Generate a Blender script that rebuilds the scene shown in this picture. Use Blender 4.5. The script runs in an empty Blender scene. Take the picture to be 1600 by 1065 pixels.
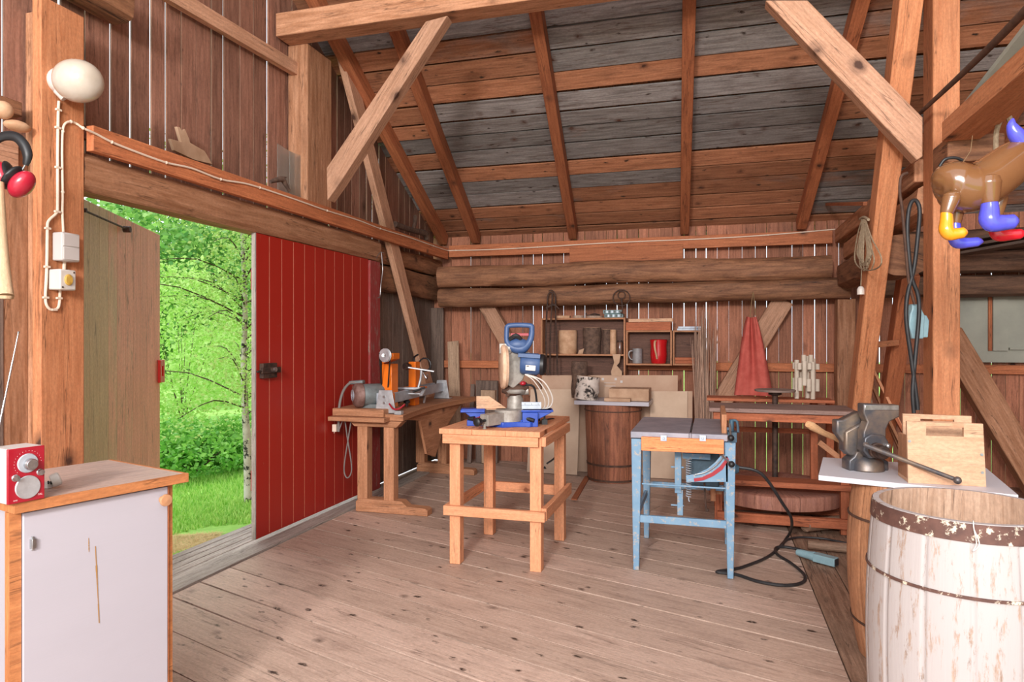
import bpy, math, random
from mathutils import Vector, Matrix, noise
random.seed(7)
C = bpy.context.scene.collection
SC = bpy.context.scene
# ---------------------------------------------------------------- camera, light, exposure
FPX = 1067.0; HY = 531.0; CH = 1.4
TH = math.atan((1110 - 800) / FPX); cs, sn = math.cos(TH), math.sin(TH)
cam = bpy.data.cameras.new('camera'); camo = bpy.data.objects.new('camera', cam); C.objects.link(camo)
camo.location = (0, 0, CH); camo.rotation_euler = (math.pi / 2, 0, TH)
cam.sensor_width = 36; cam.lens = 36 * FPX / 1600; cam.shift_y = -(532.5 - HY) / 1600
cam.clip_start = .05; cam.clip_end = 400
SC.camera = camo
SC.view_settings.view_transform = 'Standard'; SC.view_settings.look = 'None'
SC.view_settings.gamma = 1; SC.view_settings.use_curve_mapping = False
SC.view_settings.exposure = -0.1
wd = bpy.data.worlds.new('world'); SC.world = wd; wd.use_nodes = True
bg = wd.node_tree.nodes['Background']
bg.inputs[0].default_value = (.86, .93, 1.0, 1); bg.inputs[1].default_value = 1.9
def lamp(name, kind, loc, target, energy, size, col=(1, 1, 1)):
    l = bpy.data.lights.new(name, kind); l.energy = energy; l.color = col
    if kind == 'AREA': l.shape = 'DISK'; l.size = size
    elif kind == 'SUN': l.angle = size
    o = bpy.data.objects.new(name, l); C.objects.link(o); o.location = loc
    o.rotation_euler = (Vector(target) - Vector(loc)).to_track_quat('-Z', 'Y').to_euler()
    return o
lamp('daylight_sun', 'SUN', (-14, 14, 26), (-3, 4, 0), 1.3, math.radians(25), (1, .97, .9))
lamp('camera_flash', 'AREA', (-.9, -3.2, 3.0), (-.4, 6.0, 1.7), 370, .7, (1, .94, .9))
lamp('interior_fill', 'AREA', (.6, -3.6, 3.4), (-.2, 5.0, 1.2), 380, 3.0, (1, .94, .9))  # broad lamp added behind the camera to brighten the interior
# ---------------------------------------------------------------- picture <-> place
def W(u, v, d):
    r = (u - 800) / FPX
    return Vector((d * (-sn + r * cs), d * (cs + r * sn), CH + d * (HY - v) / FPX))
def OX(u, v, x): r = (u - 800) / FPX; return W(u, v, x / (-sn + r * cs))
def OY(u, v, y): r = (u - 800) / FPX; return W(u, v, y / (cs + r * sn))
def FL(u, v, z=0): return W(u, v, (CH - z) * FPX / (v - HY))
def frame(u, v, d, rot=0):
    k = d / FPX
    return Matrix.Translation(W(u, v, d)) @ Matrix.Rotation(TH + math.radians(rot), 4, 'Z') @ Matrix.Scale(k, 4)
V = Vector
def lin(h):
    if isinstance(h, int): h = ((h >> 16) & 255, (h >> 8) & 255, h & 255)
    return tuple(((c / 255) / 12.92 if c / 255 <= .04045 else ((c / 255 + .055) / 1.055) ** 2.4) for c in h) + (1,)
# ---------------------------------------------------------------- mesh builder
class MB:
    def __init__(s, M=None):
        s.v = []; s.f = []; s.uv = []; s.r = []; s.mi = []; s.sm = []; s.M = M; s.m = 0; s.rv = None
    def add(s, vs, fs, uvs, rnd=None, smooth=False, m=None):
        b = len(s.v); M = s.M
        s.v += [tuple(M @ V(p)) if M else tuple(p) for p in vs]
        if rnd is None: rnd = random.random() if s.rv is None else s.rv
        for i, f in enumerate(fs):
            s.f.append([b + k for k in f]); s.uv.append(uvs[i]); s.r.append(rnd)
            s.mi.append(s.m if m is None else m); s.sm.append(smooth)
    def hexa(s, P, L=None, rnd=None, m=None):
        # P: 8 points, ring at start (4) then ring at end (4); grain runs start to end
        fs = [(0, 3, 2, 1), (4, 5, 6, 7), (0, 1, 5, 4), (1, 2, 6, 5), (2, 3, 7, 6), (3, 0, 4, 7)]
        k = s.M.to_scale().x if s.M else 1
        P = [V(p) for p in P]; l = (P[4] - P[0]).length * k; a = (P[1] - P[0]).length * k; b = (P[3] - P[0]).length * k
        o = random.random() * 40; q = random.random() * 40; uv = []
        uv.append([(o, q), (o, q + b), (o + a, q + b), (o + a, q)]); uv.append([(o, q), (o + a, q), (o + a, q + b), (o, q + b)])
        t = q
        for w in (a, b, a, b):
            uv.append([(o, t), (o, t + w), (o + l, t + w), (o + l, t)]); t += w + .07
        s.add(P, fs, uv, rnd, False, m)
    def beam(s, p0, p1, w, h, side=None, rnd=None, m=None, ext=0, w1=None, h1=None):
        p0, p1 = V(p0), V(p1); d = (p1 - p0).normalized(); p0 = p0 - d * ext; p1 = p1 + d * ext
        if side is None: side = V((0, 0, 1)).cross(d) if abs(d.z) < .99 else V((1, 0, 0))
        x = (V(side) - d * V(side).dot(d)).normalized(); y = d.cross(x)
        w1 = w if w1 is None else w1; h1 = h if h1 is None else h1
        r = lambda p, w, h: [p - x * w / 2 - y * h / 2, p + x * w / 2 - y * h / 2, p + x * w / 2 + y * h / 2, p - x * w / 2 + y * h / 2]
        s.hexa(r(p0, w, h) + r(p1, w1, h1), None, rnd, m)
    def box(s, lo, hi, ax=None, rnd=None, m=None):
        lo = V(lo); hi = V(hi); lo, hi = V(map(min, lo, hi)), V(map(max, lo, hi)); d = hi - lo
        if ax is None: ax = max(range(3), key=lambda i: d[i])
        a, b = [(1, 2), (2, 0), (0, 1)][ax]
        P = []
        for e in (lo, hi):
            for (i, j) in ((0, 0), (1, 0), (1, 1), (0, 1)):
                p = [0, 0, 0]; p[ax] = e[ax]; p[a] = (lo, hi)[i][a]; p[b] = (lo, hi)[j][b]; P.append(V(p))
        s.hexa(P, None, rnd, m)
    def log(s, p0, p1, w, h, n=14, seg=14, amp=.012, power=3.2, w1=None, h1=None, rnd=None, m=None, flat=False):
        p0, p1 = V(p0), V(p1); d = (p1 - p0).normalized(); L = (p1 - p0).length
        x = V((0, 0, 1)).cross(d)
        x = V((1, 0, 0)) if x.length < .05 else x.normalized()
        y = d.cross(x); w1 = w if w1 is None else w1; h1 = h if h1 is None else h1
        vs = []; o = random.random() * 50; k = s.M.to_scale().x if s.M else 1
        for i in range(n + 1):
            t = i / n; c = p0.lerp(p1, t); W_ = w + (w1 - w) * t; H_ = h + (h1 - h) * t
            c = c + x * amp * .8 * noise.noise((t * L * 1.3, o, 3)) + y * amp * .8 * noise.noise((t * L * 1.3, o, 9))
            for j in range(seg):
                a = 2 * math.pi * (j + .5) / seg; ca, sa = math.cos(a), math.sin(a)
                q = (abs(ca) ** power + abs(sa) ** power) ** (-1 / power)
                g = 1 + amp * 6 * noise.noise((t * L * 2, ca * 1.1 + o, sa * 1.1)) + amp * 3 * noise.noise((t * L * 6, ca * 3 + o, sa * 3))
                vs.append(c + x * (ca * q * W_ / 2 * g) + y * (sa * q * H_ / 2 * g))
        fs = []; uv = []; per = (w + h) * 2 / seg * k * .9; q0 = random.random() * 30
        for i in range(n):
            for j in range(seg):
                j2 = (j + 1) % seg
                fs.append((i * seg + j, i * seg + j2, (i + 1) * seg + j2, (i + 1) * seg + j))
                u0, u1 = q0 + i / n * L * k, q0 + (i + 1) / n * L * k
                uv.append([(u0, j * per), (u0, (j + 1) * per), (u1, (j + 1) * per), (u1, j * per)])
        for e, rev in ((0, True), (n, False)):
            ids = [e * seg + j for j in range(seg)]
            u_ = [(q0 + .5 * w * k * math.cos(2 * math.pi * j / seg), 5 + .5 * h * k * math.sin(2 * math.pi * j / seg)) for j in range(seg)]
            if rev: ids = ids[::-1]; u_ = u_[::-1]
            fs.append(ids); uv.append(u_)
        s.add(vs, fs, uv, rnd, not flat, m)
        for i in (1, 2): s.sm[-i] = False
    def tube(s, pts, r, seg=8, smooth=0, m=None, rnd=None, cap=True, flatz=1.0):
        pts = [V(p) for p in pts]; rs = list(r) if hasattr(r, '__len__') else [r] * len(pts)
        if smooth and len(pts) > 2:
            P = []; R = []
            for i in range(len(pts) - 1):
                a = pts[max(i - 1, 0)]; b = pts[i]; c = pts[i + 1]; e = pts[min(i + 2, len(pts) - 1)]
                for k in range(smooth):
                    t = k / smooth
                    P.append(.5 * ((2 * b) + (c - a) * t + (2 * a - 5 * b + 4 * c - e) * t * t + (3 * b - a - 3 * c + e) * t ** 3))
                    R.append(rs[i] * (1 - t) + rs[i + 1] * t)
            P.append(pts[-1]); R.append(rs[-1]); pts, rs = P, R
        k = s.M.to_scale().x if s.M else 1
        vs = []; d0 = (pts[1] - pts[0]).normalized()
        x = d0.cross(V((0, 0, 1)));
        if x.length < .1: x = d0.cross(V((1, 0, 0)))
        x.normalize(); n = len(pts); L = 0; Ls = []
        for i, p in enumerate(pts):
            d = (pts[min(i + 1, n - 1)] - pts[max(i - 1, 0)])
            if d.length < 1e-9: d = d0
            d.normalize(); x = (x - d * x.dot(d)).normalized(); y = d.cross(x)
            if i: L += (p - pts[i - 1]).length * k
            Ls.append(L)
            for j in range(seg):
                a = 2 * math.pi * j / seg
                vs.append(p + x * math.cos(a) * rs[i] + y * math.sin(a) * rs[i] * flatz)
        fs = []; uv = []; pr = 2 * math.pi * max(rs) * k / seg; o = random.random() * 20
        for i in range(n - 1):
            for j in range(seg):
                j2 = (j + 1) % seg
                fs.append((i * seg + j, i * seg + j2, (i + 1) * seg + j2, (i + 1) * seg + j))
                uv.append([(o + Ls[i], j * pr), (o + Ls[i], (j + 1) * pr), (o + Ls[i + 1], (j + 1) * pr), (o + Ls[i + 1], j * pr)])
        nb = len(fs)
        if cap:
            fs.append(tuple(range(seg))[::-1]); fs.append(tuple((n - 1) * seg + j for j in range(seg)))
            uv += [[(o + math.cos(6.28 * j / seg) * rs[0] * k, math.sin(6.28 * j / seg) * rs[0] * k) for j in range(seg)]] * 2
        s.add(vs, fs, uv, rnd, True, m)
        if cap: s.sm[-1] = s.sm[-2] = False
    def lathe(s, c, prof, seg=28, axis=(0, 0, 1), m=None, rnd=None, smooth=True, stave=0, sx=1.0):
        # prof: [(radius, height)...]; stave>0 gives each of that many staves its own tint and seam
        c = V(c); a = V(axis).normalized(); x = V((1, 0, 0)) if abs(a.x) < .9 else V((0, 1, 0))
        x = (x - a * x.dot(a)).normalized(); y = a.cross(x); k = s.M.to_scale().x if s.M else 1
        vs = []; n = len(prof)
        for (r, h) in prof:
            for j in range(seg):
                t = 2 * math.pi * j / seg
                vs.append(c + a * h + x * math.cos(t) * r * sx + y * math.sin(t) * r)
        o = random.random() * 20; hs = [0]
        for i in range(1, n): hs.append(hs[-1] + math.hypot(prof[i][0] - prof[i - 1][0], prof[i][1] - prof[i - 1][1]) * k)
        rm = max(p[0] for p in prof) * k * 2 * math.pi / seg
        b = len(s.v); s.v += [tuple(s.M @ p) if s.M else tuple(p) for p in vs]
        rr = [random.random() for _ in range(max(stave, 1))]; r1 = random.random() if rnd is None else rnd
        if s.rv is not None: r1 = s.rv
        for i in range(n - 1):
            for j in range(seg):
                j2 = (j + 1) % seg; q = [i * seg + j, i * seg + j2, (i + 1) * seg + j2, (i + 1) * seg + j]
                if prof[i][0] < 1e-6 and prof[i + 1][0] < 1e-6: continue
                s.f.append([b + t for t in q]); st = j * stave // seg if stave else 0
                off = o + st * 3.1
                s.uv.append([(off + hs[i], j * rm + st), (off + hs[i], (j + 1) * rm + st), (off + hs[i + 1], (j + 1) * rm + st), (off + hs[i + 1], j * rm + st)])
                s.r.append(rr[st] if stave else r1); s.mi.append(s.m if m is None else m); s.sm.append(smooth)
    def prism(s, poly, o, ux, uy, depth, m=None, rnd=None):
        # 2D outline poly on axes ux, uy from o, extruded by vector depth
        o, ux, uy, depth = V(o), V(ux), V(uy), V(depth); n = len(poly); k = s.M.to_scale().x if s.M else 1
        A = [o + ux * a + uy * b for a, b in poly]; P = A + [p + depth for p in A]
        q = random.random() * 30
        cu = [(q + a * ux.length * k, q + b * uy.length * k) for a, b in poly]
        fs = [tuple(range(n))[::-1], tuple(range(n, 2 * n))]; uv = [cu[::-1], cu]
        for i in range(n):
            j = (i + 1) % n; l = (A[j] - A[i]).length * k; w = depth.length * k
            fs.append((i, j, n + j, n + i)); uv.append([(q, q), (q + l, q), (q + l, q + w), (q, q + w)])
        s.add(P, fs, uv, rnd, False, m)
    def ball(s, c, r, seg=16, rings=10, m=None, rnd=None, rz=None, M=None):
        c = V(c); r = V((r, r, r)) if not hasattr(r, '__len__') else V(r); vs = []; fs = []; uv = []
        for i in range(rings + 1):
            p = math.pi * i / rings
            for j in range(seg):
                t = 2 * math.pi * j / seg
                q = V((math.sin(p) * math.cos(t) * r.x, math.sin(p) * math.sin(t) * r.y, -math.cos(p) * r.z))
                if M: q = M @ q
                vs.append(c + q)
        for i in range(rings):
            for j in range(seg):
                j2 = (j + 1) % seg; fs.append((i * seg + j, i * seg + j2, (i + 1) * seg + j2, (i + 1) * seg + j))
                uv.append([(i * .02, j * .02), (i * .02, (j + 1) * .02), ((i + 1) * .02, (j + 1) * .02), ((i + 1) * .02, j * .02)])
        s.add(vs, fs, uv, rnd, True, m)
    def quadf(s, a, b, c, d, rnd=None, m=None):
        s.add([a, b, c, d], [(0, 1, 2, 3)], [[(0, 0), (1, 0), (1, 1), (0, 1)]], rnd, False, m)
def wloc(o):
    p = V(o.location)
    while o.parent: o = o.parent; p += V(o.location)
    return p
def B(mb, name, mat, parent=None, label=None, cat=None, group=None, kind=None, bevel=0, flat=False):
    me = bpy.data.meshes.new(name)
    if parent: org = wloc(parent); loc = V((0, 0, 0))
    else:
        n = len(mb.v); org = V((sum(p[0] for p in mb.v) / n, sum(p[1] for p in mb.v) / n, min(p[2] for p in mb.v))); loc = org
        if kind == 'structure': org = loc = V((0, 0, 0))
    me.from_pydata([(p[0] - org.x, p[1] - org.y, p[2] - org.z) for p in mb.v], [], mb.f)
    ul = me.uv_layers.new(name='UVMap'); fl = [c for f in mb.uv for p in f for c in p]
    ul.data.foreach_set('uv', fl)
    at = me.attributes.new('rnd', 'FLOAT', 'FACE'); at.data.foreach_set('value', mb.r)
    me.polygons.foreach_set('material_index', mb.mi)
    me.polygons.foreach_set('use_smooth', [False] * len(mb.f) if flat else mb.sm)
    for m in (mat if isinstance(mat, (list, tuple)) else [mat]): me.materials.append(m)
    me.validate(); me.update()
    if not flat: me.set_sharp_from_angle(angle=math.radians(40))
    o = bpy.data.objects.new(name, me); C.objects.link(o); o.location = loc
    if parent: o.parent = parent
    if bevel:
        b = o.modifiers.new('bevel', 'BEVEL'); b.width = bevel; b.segments = 2; b.limit_method = 'ANGLE'; b.angle_limit = math.radians(50)
    if label: o['label'] = label
    if cat: o['category'] = cat
    if group: o['group'] = group
    if kind: o['kind'] = kind
    return o
def T(name, label, cat, loc, group=None):
    o = bpy.data.objects.new(name, None); C.objects.link(o); o.location = loc; o.empty_display_size = .1
    o['label'] = label; o['category'] = cat
    if group: o['group'] = group
    return o
def lettering(text, size, M, mat, parent, name='lettering', ext=.0008):
    cu = bpy.data.curves.new(name, 'FONT'); cu.body = text; cu.size = size; cu.extrude = ext; cu.align_x = 'CENTER'
    t = bpy.data.objects.new(name, cu); C.objects.link(t)
    dg = bpy.context.evaluated_depsgraph_get(); me = bpy.data.meshes.new_from_object(t.evaluated_get(dg))
    bpy.data.objects.remove(t); me.materials.clear(); me.materials.append(mat); me.transform(M)
    org = wloc(parent); me.transform(Matrix.Translation(-org)); me.name = name
    o = bpy.data.objects.new(name, me); C.objects.link(o); o.parent = parent
    return o
# ---------------------------------------------------------------- materials
def newmat(name):
    m = bpy.data.materials.new(name); m.use_nodes = True; nt = m.node_tree
    return m, nt, nt.nodes, nt.links, nt.nodes['Principled BSDF']
def ramp(N, L, src, stops):
    r = N.new('ShaderNodeValToRGB'); L.new(src, r.inputs[0]); e = r.color_ramp.elements
    while len(e) < len(stops): e.new(.5)
    for i, (p, c) in enumerate(stops): e[i].position = p; e[i].color = c if len(c) == 4 else tuple(c) + (1,)
    return r.outputs[0]
def mixc(N, L, fac, a, b, mode='MIX'):
    x = N.new('ShaderNodeMix'); x.data_type = 'RGBA'; x.blend_type = mode
    for inp, val in ((x.inputs[0], fac), (x.inputs[6], a), (x.inputs[7], b)):
        if hasattr(val, 'links'): L.new(val, inp)
        else: inp.default_value = val
    return x.outputs[2]
def mapn(N, L, src, sc):
    m = N.new('ShaderNodeMapping'); L.new(src, m.inputs[0]); m.inputs[3].default_value = sc; return m.outputs[0]
def noi(N, L, vec, scale, detail=4, rough=.6, dist=0):
    n = N.new('ShaderNodeTexNoise'); n.inputs['Scale'].default_value = scale; n.inputs['Detail'].default_value = detail
    n.inputs['Roughness'].default_value = rough; n.inputs['Distortion'].default_value = dist; L.new(vec, n.inputs['Vector']); return n.outputs[0]
BLK = (0, 0, 0, 1); WHT = (1, 1, 1, 1)
def wood(name, c1, c2, grey=None, gshare=0.0, knots=1.0, kden=.45, grain=16, rough=.75, bump=.25, var=.35, dirt=None, dirtamt=.35, paint=None, pwear=.5, kscale=4.0, kcol=0x4a2c1e, speck=0, crack=.45):
    m, nt, N, L, P = newmat(name)
    uv = N.new('ShaderNodeUVMap').outputs[0]; at = N.new('ShaderNodeAttribute'); at.attribute_name = 'rnd'; rnd = at.outputs['Fac']
    g = noi(N, L, mapn(N, L, uv, (1.0, grain, 1)), 3.0, 6, .62, .5)
    fine = noi(N, L, mapn(N, L, uv, (3.0, 90, 1)), 3.0, 3, .5)
    big = noi(N, L, mapn(N, L, uv, (1, 2.5, 1)), 1.6, 4, .6, .3)
    col = mixc(N, L, ramp(N, L, g, [(.3, BLK), (.7, WHT)]), lin(c2), lin(c1))
    if grey:
        if gshare >= 1: col = mixc(N, L, ramp(N, L, g, [(.3, BLK), (.7, WHT)]), lin(grey[1]), lin(grey[0]))
        else:
            gc = mixc(N, L, ramp(N, L, g, [(.3, BLK), (.7, WHT)]), lin(grey[1]), lin(grey[0]))
            a = N.new('ShaderNodeMath'); a.operation = 'MULTIPLY_ADD'; L.new(big, a.inputs[0]); a.inputs[1].default_value = .5; L.new(rnd, a.inputs[2])
            t = 1.25 - gshare
            col = mixc(N, L, ramp(N, L, a.outputs[0], [(max(t - .1, 0), BLK), (min(t + .06, 1), WHT)]), col, gc)
    ck = noi(N, L, mapn(N, L, uv, (.55, 9, 1)), 1.5, 4, .55, .2)
    cm = ramp(N, L, ck, [(.488, BLK), (.5, (crack * 1.7,) * 3), (.512, BLK)])
    cm = mixc(N, L, 1.0, cm, ramp(N, L, noi(N, L, mapn(N, L, uv, (.8, 3, 1)), 2.7, 2, .5), [(.47, BLK), (.56, WHT)]), 'MULTIPLY')
    col = mixc(N, L, cm, col, tuple(x * .28 for x in lin(c2)[:3]) + (1,))
    gr = noi(N, L, mapn(N, L, uv, (1, 2, 1)), 45, 5, .75)
    col = mixc(N, L, 1.0, col, ramp(N, L, gr, [(.3, (.78,) * 3), (.7, (1.18,) * 3)]), 'MULTIPLY')
    # board to board brightness
    b = N.new('ShaderNodeMath'); b.operation = 'MULTIPLY'; L.new(rnd, b.inputs[0]); b.inputs[1].default_value = 7.31
    fr = N.new('ShaderNodeMath'); fr.operation = 'FRACT'; L.new(b.outputs[0], fr.inputs[0])
    lo = 1 - var / 2; hi = 1 + var / 2
    col = mixc(N, L, 1.0, col, ramp(N, L, fr.outputs[0], [(0, (lo, lo, lo * .98)), (1, (hi, hi, hi))]), 'MULTIPLY')
    d1 = lin(dirt) if dirt else tuple(x * .45 for x in lin(c2)[:3]) + (1,)
    dm = ramp(N, L, noi(N, L, mapn(N, L, uv, (1.5, 5, 1)), 2.3, 5, .65, .4), [(.5, BLK), (.78, (dirtamt,) * 3)])
    col = mixc(N, L, dm, col, d1)
    if knots:
        vo = N.new('ShaderNodeTexVoronoi'); vo.inputs['Scale'].default_value = kscale; vo.inputs['Randomness'].default_value = 1
        wq = N.new('ShaderNodeMix'); wq.data_type = 'RGBA'; wq.blend_type = 'LINEAR_LIGHT'; wq.inputs[0].default_value = .012
        L.new(mapn(N, L, uv, (.8, 1, 1)), wq.inputs[6]); nz = N.new('ShaderNodeTexNoise'); nz.inputs['Scale'].default_value = 30; L.new(uv, nz.inputs['Vector']); L.new(nz.outputs[1], wq.inputs[7])
        L.new(wq.outputs[2], vo.inputs['Vector'])
        k1 = ramp(N, L, vo.outputs['Distance'], [(.055 * knots, WHT), (.085 * knots, (.55, .55, .55)), (.19 * knots, BLK)])
        sp = N.new('ShaderNodeSeparateColor'); L.new(vo.outputs['Color'], sp.inputs[0])
        ks = ramp(N, L, sp.outputs[0], [(1 - kden - .01, BLK), (1 - kden, WHT)])
        km = mixc(N, L, 1.0, k1, ks, 'MULTIPLY'); col = mixc(N, L, km, col, lin(kcol))
    if speck:
        v2 = N.new('ShaderNodeTexVoronoi'); v2.inputs['Scale'].default_value = 13; L.new(mapn(N, L, uv, (.55, 1.1, 1)), v2.inputs['Vector'])
        s2 = N.new('ShaderNodeSeparateColor'); L.new(v2.outputs['Color'], s2.inputs[0])
        wn = N.new('ShaderNodeMath'); wn.operation = 'MULTIPLY_ADD'; L.new(noi(N, L, mapn(N, L, uv, (.5, 1, 1)), 22, 3, .7), wn.inputs[0]); wn.inputs[1].default_value = .9; L.new(v2.outputs['Distance'], wn.inputs[2])
        q = mixc(N, L, 1.0, ramp(N, L, wn.outputs[0], [(.5, WHT), (.64, BLK)]), ramp(N, L, s2.outputs[1], [(1 - speck, BLK), (1.001 - speck + .05, WHT)]), 'MULTIPLY')
        q = mixc(N, L, 1.0, q, ramp(N, L, noi(N, L, uv, 30, 3, .7), [(.3, BLK), (.48, WHT)]), 'MULTIPLY')
        col = mixc(N, L, q, col, lin(0x33241c))
    if paint is not None:
        pm = ramp(N, L, noi(N, L, mapn(N, L, uv, (2.0, 10, 1)), 4.0, 8, .75, .3), [(pwear - .03, WHT), (pwear + .05, BLK)])
        pc = mixc(N, L, big, lin(paint), tuple(min(1, x * 1.12) for x in lin(paint)[:3]) + (1,))
        col = mixc(N, L, pm, col, pc)
    L.new(col, P.inputs['Base Color']); P.inputs['Roughness'].default_value = rough
    bp = N.new('ShaderNodeBump'); bp.inputs['Strength'].default_value = bump; bp.inputs['Distance'].default_value = .004
    hm = N.new('ShaderNodeMath'); hm.operation = 'MULTIPLY_ADD'; L.new(fine, hm.inputs[0]); hm.inputs[1].default_value = .35; L.new(g, hm.inputs[2])
    L.new(hm.outputs[0], bp.inputs['Height']); L.new(bp.outputs[0], P.inputs['Normal'])
    return m
def plain(name, c, rough=.5, metal=0, c2=None, scale=20, wear=None, wearcol=0x555555, wscale=12, bump=0, spec=.5, coat=0, trans=0, thr=(.4, .65)):
    m, nt, N, L, P = newmat(name)
    tc = N.new('ShaderNodeTexCoord').outputs['Object']
    if c2 is None: c2 = c; 
    n = noi(N, L, tc, scale, 5, .6)
    col = mixc(N, L, ramp(N, L, n, [(thr[0], BLK), (thr[1], WHT)]), lin(c), lin(c2))
    if wear: col = mixc(N, L, ramp(N, L, noi(N, L, tc, wscale, 8, .72), [(1 - wear - .02, BLK), (1 - wear + .03, WHT)]), col, lin(wearcol))
    L.new(col, P.inputs['Base Color']); P.inputs['Roughness'].default_value = rough; P.inputs['Metallic'].default_value = metal
    P.inputs['Specular IOR Level'].default_value = spec; P.inputs['Coat Weight'].default_value = coat
    if trans: P.inputs['Transmission Weight'].default_value = trans
    if bump:
        bp = N.new('ShaderNodeBump'); bp.inputs['Strength'].default_value = bump; bp.inputs['Distance'].default_value = .003; L.new(n, bp.inputs['Height']); L.new(bp.outputs[0], P.inputs['Normal'])
    return m
M_post = wood('post_pine', 0xCE8C62, 0xB06C45, dirtamt=.3, knots=1.3, kden=.6)
M_beam = wood('old_beam', 0xC49170, 0x93603F, dirtamt=.45, grain=12, grey=(0xA99383, 0x7d6656), gshare=.12)
M_trim = wood('trim_board', 0xC4794F, 0x9C5836, dirtamt=.3)
M_rafter = wood('rafter_wood', 0xB76F48, 0x8E4F31, dirtamt=.3)
M_brace = wood('brace_wood', 0xC89A7E, 0xA5785C, dirtamt=.4, kden=.6, knots=1.3)
M_log = wood('hewn_log', 0xA87655, 0x6B432D, dirt=0x2e1e16, dirtamt=.6, grain=9, bump=.6, grey=(0x9b8676, 0x665144), gshare=.05, kden=.3, crack=.6)
M_logd = wood('dark_log', 0x7d5b45, 0x4b3326, dirt=0x221712, dirtamt=.6, grain=9, bump=.6, kden=.3)
M_wallb = wood('back_wall_board', 0xB87A5E, 0x8C573F, dirt=0x4a2e22, dirtamt=.45, var=.5, kden=.25, kscale=3)
M_walll = wood('gable_wall_board', 0xA57663, 0x7C5343, dirt=0x3a261e, dirtamt=.5, var=.45, kden=.3, kscale=3)
M_wallg = wood('grey_wall_board', 0x8A7468, 0x5b4940, dirt=0x2b221e, dirtamt=.55, var=.4, kden=.25)
M_roof = wood('roof_board', 0xB67D5C, 0x8A5538, grey=(0x97908C, 0x5F5855), gshare=.44, dirt=0x4a3022, dirtamt=.5, var=.55, kscale=5, kden=.6, knots=1.1, bump=.6, speck=.4)
M_shingle = wood('roof_shingle', 0x9c5f38, 0x6e3d22, var=.6, knots=0)
M_floor = wood('floor_plank', 0xCDB3A3, 0xB39888, dirt=0x7a6255, dirtamt=.55, grain=20, var=.22, kscale=4.5, kden=.6, knots=.8, kcol=0x453229, bump=.35, rough=.55, speck=.6, crack=.4)
M_floorr = wood('floor_plank_rough', 0xA98a74, 0x735644, dirt=0x3f2d24, dirtamt=.6, var=.3, kscale=4, kden=.4, bump=.6, speck=.15)
M_greypl = wood('grey_plank', 0xBDB4AC, 0x8d837b, dirt=0x5a5048, dirtamt=.5, kden=.3, var=.3)
M_new = wood('saw_table_pine', 0xE2A27A, 0xCE885F, dirt=0x9a6a48, dirtamt=.18, kden=.35, kscale=3.5, var=.15, kcol=0x7a4326)
M_old = wood('bench_pine', 0xC08A67, 0x9C6846, dirt=0x6a4630, dirtamt=.35, kden=.4, var=.2)
M_kick = wood('wheel_frame_pine', 0xC0704C, 0x98502F, dirt=0x5d3626, dirtamt=.35, kden=.35, var=.25)
M_kicktop = wood('wheel_worn_top', 0x9A8078, 0x755a4f, dirt=0x4a3a33, dirtamt=.5, kden=.2)
M_ply = wood('pale_plywood', 0xDAB292, 0xC89A7A, dirt=0xa87c5c, dirtamt=.15, knots=1.2, kden=.25, grain=6, var=.1, kcol=0x9a6242)
M_board = wood('pale_board', 0xC0A288, 0xA08066, dirt=0x7d6350, dirtamt=.25, kden=.2, var=.15)
M_barrel = wood('barrel_stave', 0xB98663, 0x91603F, dirt=0x4b3024, dirtamt=.55, var=.35, kden=.1)
M_barreld = wood('dark_barrel_stave', 0xA0664A, 0x714230, dirt=0x3a231a, dirtamt=.65, var=.5, kden=.1)
M_barrelw = wood('painted_stave', 0xB39A8A, 0x8f7666, dirt=0x8a7060, dirtamt=.35, var=.12, knots=0, paint=0xA9A19F, pwear=.57, rough=.6)
M_stavein = wood('stave_inside', 0xC2A38C, 0x99775F, dirt=0x6a4f40, dirtamt=.4, var=.2, knots=0)
M_redp = wood('red_painted_board', 0xB98a74, 0x8a5545, knots=0, paint=0x9E2016, pwear=.66, var=.12, rough=.42, bump=.12)
M_redj = wood('worn_red_jamb', 0xa88a80, 0x7a5a52, knots=0, paint=0x8f3230, pwear=.57, var=.1, rough=.7)
M_leaf_in = wood('bare_door_board', 0xD6C698, 0xC2AF84, grey=(0xF2BE9E, 0xDEA486), gshare=.55, dirt=0x7d6a50, dirtamt=.2, kden=.15, knots=.6, var=.12, rough=.6, bump=.1)
M_whitep = wood('white_laminate', 0xbfb6b0, 0xa99d96, knots=0, paint=0xACA8B0, pwear=.72, var=.05, rough=.4, bump=.08, speck=.05)
M_whiteb = wood('white_painted_board', 0xC9b09a, 0xa98a70, knots=0, paint=0xC4C2C8, pwear=.66, var=.05, rough=.5, bump=.1)
M_edge = wood('worktop_edge', 0xC4814F, 0xA6653A, knots=0, dirtamt=.3, var=.05)
M_top = wood('worn_worktop', 0xD3BAB0, 0xBFA398, dirt=0x8a7a80, dirtamt=.45, knots=0, rough=.45, bump=.08, speck=.1)
M_card = plain('cardboard', 0xC6A68E, .85, c2=0xBB9880, scale=3)
M_card2 = plain('pale_cardboard', 0xD2B8A0, .85, c2=0xC6AA92, scale=4)
M_white = plain('white_plastic', 0xD0CAC4, .35, c2=0xDBD2C8, scale=8)
M_glaze = plain('white_glass', 0xCFC5B8, .15, c2=0xC4B8A8, scale=6, coat=.4, wear=.22, wearcol=0x8a7a66, wscale=22)
M_cream = plain('cream_cable', 0xE6D2BE, .4)
M_greyp = plain('grey_plastic', 0xC9C2BE, .45)
M_yell = plain('yellowed_button', 0xC9A04A, .4)
M_steel = plain('steel', 0xB9BABB, .35, .9, c2=0x9a9a9a, scale=30)
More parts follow.
